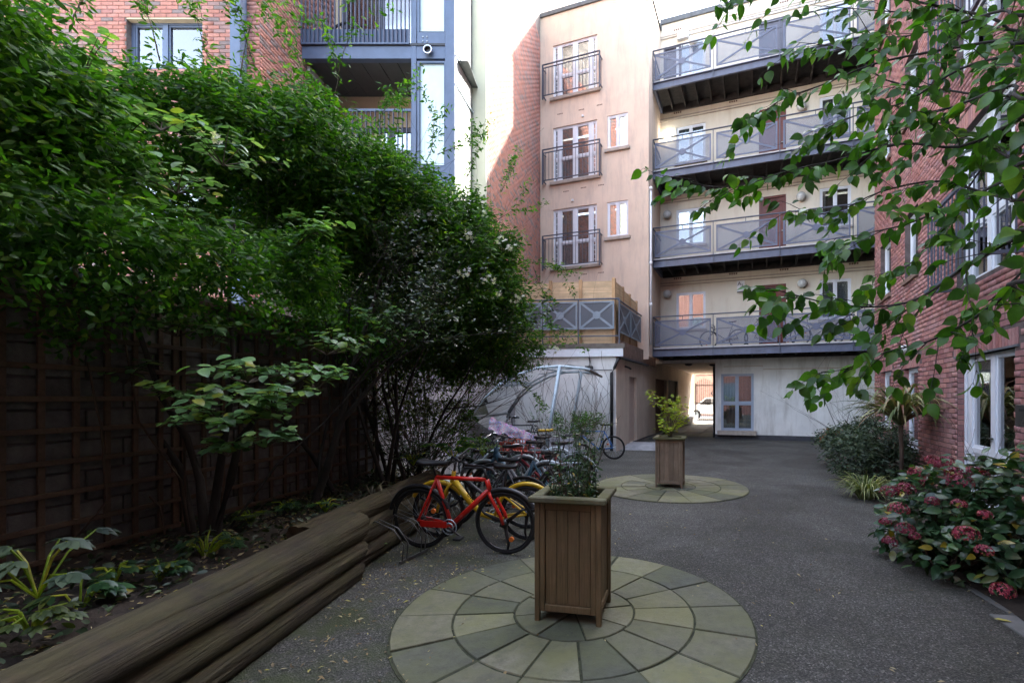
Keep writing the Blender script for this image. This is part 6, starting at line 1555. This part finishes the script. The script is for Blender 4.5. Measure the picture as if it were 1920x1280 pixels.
# ================================================= broad-leaved tree leaning in from the right
tr_ = thing('broad_leaved_tree', 'tree with big heart-shaped leaves whose branches hang in from the upper right', 'tree', (3.6, 1.5, 0))
mb = MB(); base = Vector(tr_.location)
mb.tube([(0, 0, 0), (.03, .02, 1.2), (-.02, .05, 2.6), (.05, .1, 4.6)], [.13, .10, .08, .04], 12); mb.build('trunk', M['bark'], tr_, True)
BR = [[(1990, 40, 2.7), (1850, 30, 2.9), (1700, 0, 3.1), (1560, -20, 3.3), (1420, -30, 3.4), (1370, 0, 3.4)],
      [(1990, 60, 2.4), (1880, 75, 2.7), (1760, 95, 2.9), (1640, 120, 3.1), (1540, 160, 3.2), (1460, 190, 3.3), (1395, 240, 3.3)],
      [(1990, 115, 2.2), (1900, 105, 2.5), (1800, 130, 2.8), (1700, 190, 3.0), (1610, 215, 3.1), (1540, 240, 3.2)],
      [(1990, 200, 2.1), (1910, 225, 2.4), (1800, 275, 2.7), (1690, 270, 2.9), (1570, 300, 3.1), (1480, 320, 3.2), (1400, 345, 3.3), (1340, 350, 3.35), (1260, 335, 3.4)],
      [(1990, 290, 2.0), (1900, 330, 2.3), (1800, 380, 2.6), (1700, 420, 2.8), (1620, 440, 2.9), (1560, 470, 3.0)],
      [(1990, 420, 1.9), (1900, 450, 2.2), (1810, 500, 2.4), (1720, 560, 2.5), (1640, 575, 2.6), (1560, 570, 2.6), (1480, 550, 2.6), (1440, 540, 2.6)],
      [(1990, 520, 1.8), (1900, 545, 2.1), (1820, 600, 2.4), (1740, 640, 2.6), (1660, 660, 2.8), (1590, 690, 2.9), (1530, 700, 2.9)],
      [(1990, 150, 2.6), (1880, 180, 2.9), (1780, 170, 3.2), (1660, 150, 3.3), (1590, 95, 3.4), (1500, 80, 3.5)],
      [(1990, 360, 2.3), (1880, 370, 2.6), (1760, 340, 3.0), (1650, 360, 3.2), (1560, 400, 3.3), (1480, 395, 3.4)],
      [(1990, 250, 2.8), (1900, 270, 3.0), (1830, 330, 3.2), (1780, 420, 3.3), (1700, 500, 3.4), (1640, 540, 3.5)],
      [(1990, 480, 2.4), (1930, 500, 2.6), (1860, 560, 2.8), (1790, 600, 3.0)],
      [(1990, 10, 2.3), (1880, 20, 2.5), (1780, 50, 2.7), (1680, 70, 2.9), (1600, 60, 3.1)], [(1990, 180, 2.0), (1900, 160, 2.3), (1790, 200, 2.6), (1700, 230, 2.8), (1640, 300, 2.9)],
      [(1990, 320, 2.4), (1900, 300, 2.7), (1820, 250, 3.0), (1740, 230, 3.2), (1650, 260, 3.4)], [(1990, 80, 3.0), (1900, 60, 3.2), (1760, 30, 3.5), (1640, 20, 3.7), (1520, 10, 3.8)]]
pz, dz, uz, sz = [], [], [], []
brm = MB()
def put_leaves(p, d, cnt, sc=1.0):
    for k in range(cnt):
        a = rnd.uniform(0, 6.28); q = Vector((math.cos(a)*.7, math.sin(a)*.4, rnd.uniform(-1.1, .1)))+d*.5; q.normalize()
        pet = q*.022; brm.tube([p-base, p+pet-base], .0012, 3, cap=False)
        pz.append(tuple(p+pet)); dz.append(tuple(q)); nm = Vector((rnd.uniform(-.9, .9), -1+rnd.uniform(-.4, .9), rnd.uniform(.0, 1.1))); uz.append(tuple(nm)); sz.append(rnd.uniform(.055, .108)*sc)
for bi, pts in enumerate(BR):
    W3_ = [P(*q) for q in pts]; root = base+Vector((0, .1, min(4.4, max(1.7, W3_[0].z+.1)))); full = [root]+W3_
    sm = []
    for i in range(len(full)-1):
        for u in (0, .25, .5, .75): 
            p0, p1, p2, p3 = full[max(i-1, 0)], full[i], full[i+1], full[min(i+2, len(full)-1)]
            sm.append(.5*((2*p1)+(p2-p0)*u+(2*p0-5*p1+4*p2-p3)*u*u+(3*p1-p0-3*p2+p3)*u*u*u))
    sm.append(full[-1]); n = len(sm)
    brm.tube([p-base for p in sm], [.011-.0095*i/n for i in range(n)], 6, cap=False)
    for i in range(5, n):
        d = (sm[i]-sm[i-1]).normalized(); put_leaves(sm[i], d, 1 + (i % 2))
        if i % 2 == 0 and i < n-1 or i % 3 == 0:
            s = rnd.choice((-1, 1)); tw = Vector((d.x*.7+rnd.uniform(-.3, .1), rnd.uniform(-.7, .7), d.z*.5+rnd.uniform(-.55, .3))).normalized(); p = sm[i].copy(); L_ = rnd.uniform(.16, .42); tp_ = [p.copy()]
            for k in range(5):
                tw = (tw+Vector((rnd.uniform(-.2, .2), rnd.uniform(-.2, .2), -.03))).normalized(); p = p+tw*L_/5; tp_.append(p.copy()); put_leaves(p, tw, 1 if k < 2 else 2, .92)
            brm.tube([q-base for q in tp_], [.003, .0026, .0022, .0018, .0014, .001], 4, cap=False)
brm.build('branches', M['bark'], tr_, True)
pz = np.array(pz); print('tree leaves', len(pz))
leaf_parts('leaf', 'heart', M['lf_tree'], at0(tr_, pz), np.array(dz), np.array(uz), np.array(sz), tr_)

# ================================================= fallen leaves
n = 1500; q_ = np.zeros((n, 3)); k = 0
while k < n:
    x, y = rnd.uniform(-2.0, 2.6), rnd.uniform(1.6, 9); pr = .05+.95*math.exp(-((x+1.4) ** 2)/.45-((y-3.9) ** 2)/1.2)+.22*math.exp(-((x+1.6) ** 2)/.3)
    if rnd.random() < pr: q_[k] = (x, y, .012); k += 1
leaf_stuff('fallen_leaves', 'tiny', M['lf_litter'], q_, rand_dir(n, -.1, .1), rand_dir(n, .85, 1), nrg.uniform(.014, .045, n))
n = 2600; q_ = np.stack([nrg.uniform(0, 1, n), nrg.uniform(.6, 7, n)], 1); xr = -2.12; wx = -3.78+.1187*q_[:, 1]+.25
q3 = np.stack([xr+(wx-xr)*q_[:, 0], q_[:, 1], np.full(n, .48)], 1)
leaf_stuff('bed_litter', 'tiny', M['lf_litter'], q3, rand_dir(n, -.3, .4), rand_dir(n, .5, 1), nrg.uniform(.02, .05, n))
n = 1500; q_ = np.stack([nrg.uniform(0, 1, n), nrg.uniform(1.0, 7, n)], 1); q3 = np.stack([xr+(wx[:n]-xr)*q_[:, 0], q_[:, 1], nrg.uniform(.47, .55, n)], 1)
leaf_stuff('bed_ground_cover', 'oval', M['lf_dark'], q3, rand_dir(n, -.1, .8), rand_dir(n, .3, 1), nrg.uniform(.03, .06, n))
MB_ = G(1880, 1165, 0)
fl = thing('fallen_leaf', 'single long yellow leaf lying where the tarmac meets the paving', 'leaf', (MB_.x, MB_.y, .02)); leaf_stuff('blade', 'lance', M['lf_litter'], np.array([[-.06, 0, 0]]), np.array([[1, -.2, .02]]), np.array([[0, 0, 1.]]), np.array([.12]), fl, False)

for i, (px, py, z, lab) in enumerate([(300, 1090, .47, 'low leafy plant near the middle of the left bed'), (470, 985, .47, 'small leafy plant between the two dark trunks'), (540, 960, .47, 'small leafy plant at the foot of the crooked trunk'), (60, 1190, .5, 'trailing leafy plant in the bottom left corner of the bed'), (610, 960, .47, 'tuft of leaves beside the logs behind the bicycle rack')]):
    palm_leaf_plant(lab, tuple(G(px, py, z)), 14, .11, 40+i, ('lf_hyd', 'lf_olive')[i % 2], .055)
n = 700; t_ = nrg.uniform(2.2, 13, n); s_ = 1.62+.12*np.sin(t_*2)+np.abs(nrg.normal(0, .10, n))*-1+.1
q3 = np.stack([FB.u[0]*s_+FB.v[0]*t_, FB.u[1]*s_+FB.v[1]*t_, np.full(n, .014)], 1)
leaf_stuff('border_litter', 'tiny', M['lf_litter'], q3, rand_dir(n, -.1, .1), rand_dir(n, .8, 1), nrg.uniform(.014, .04, n))
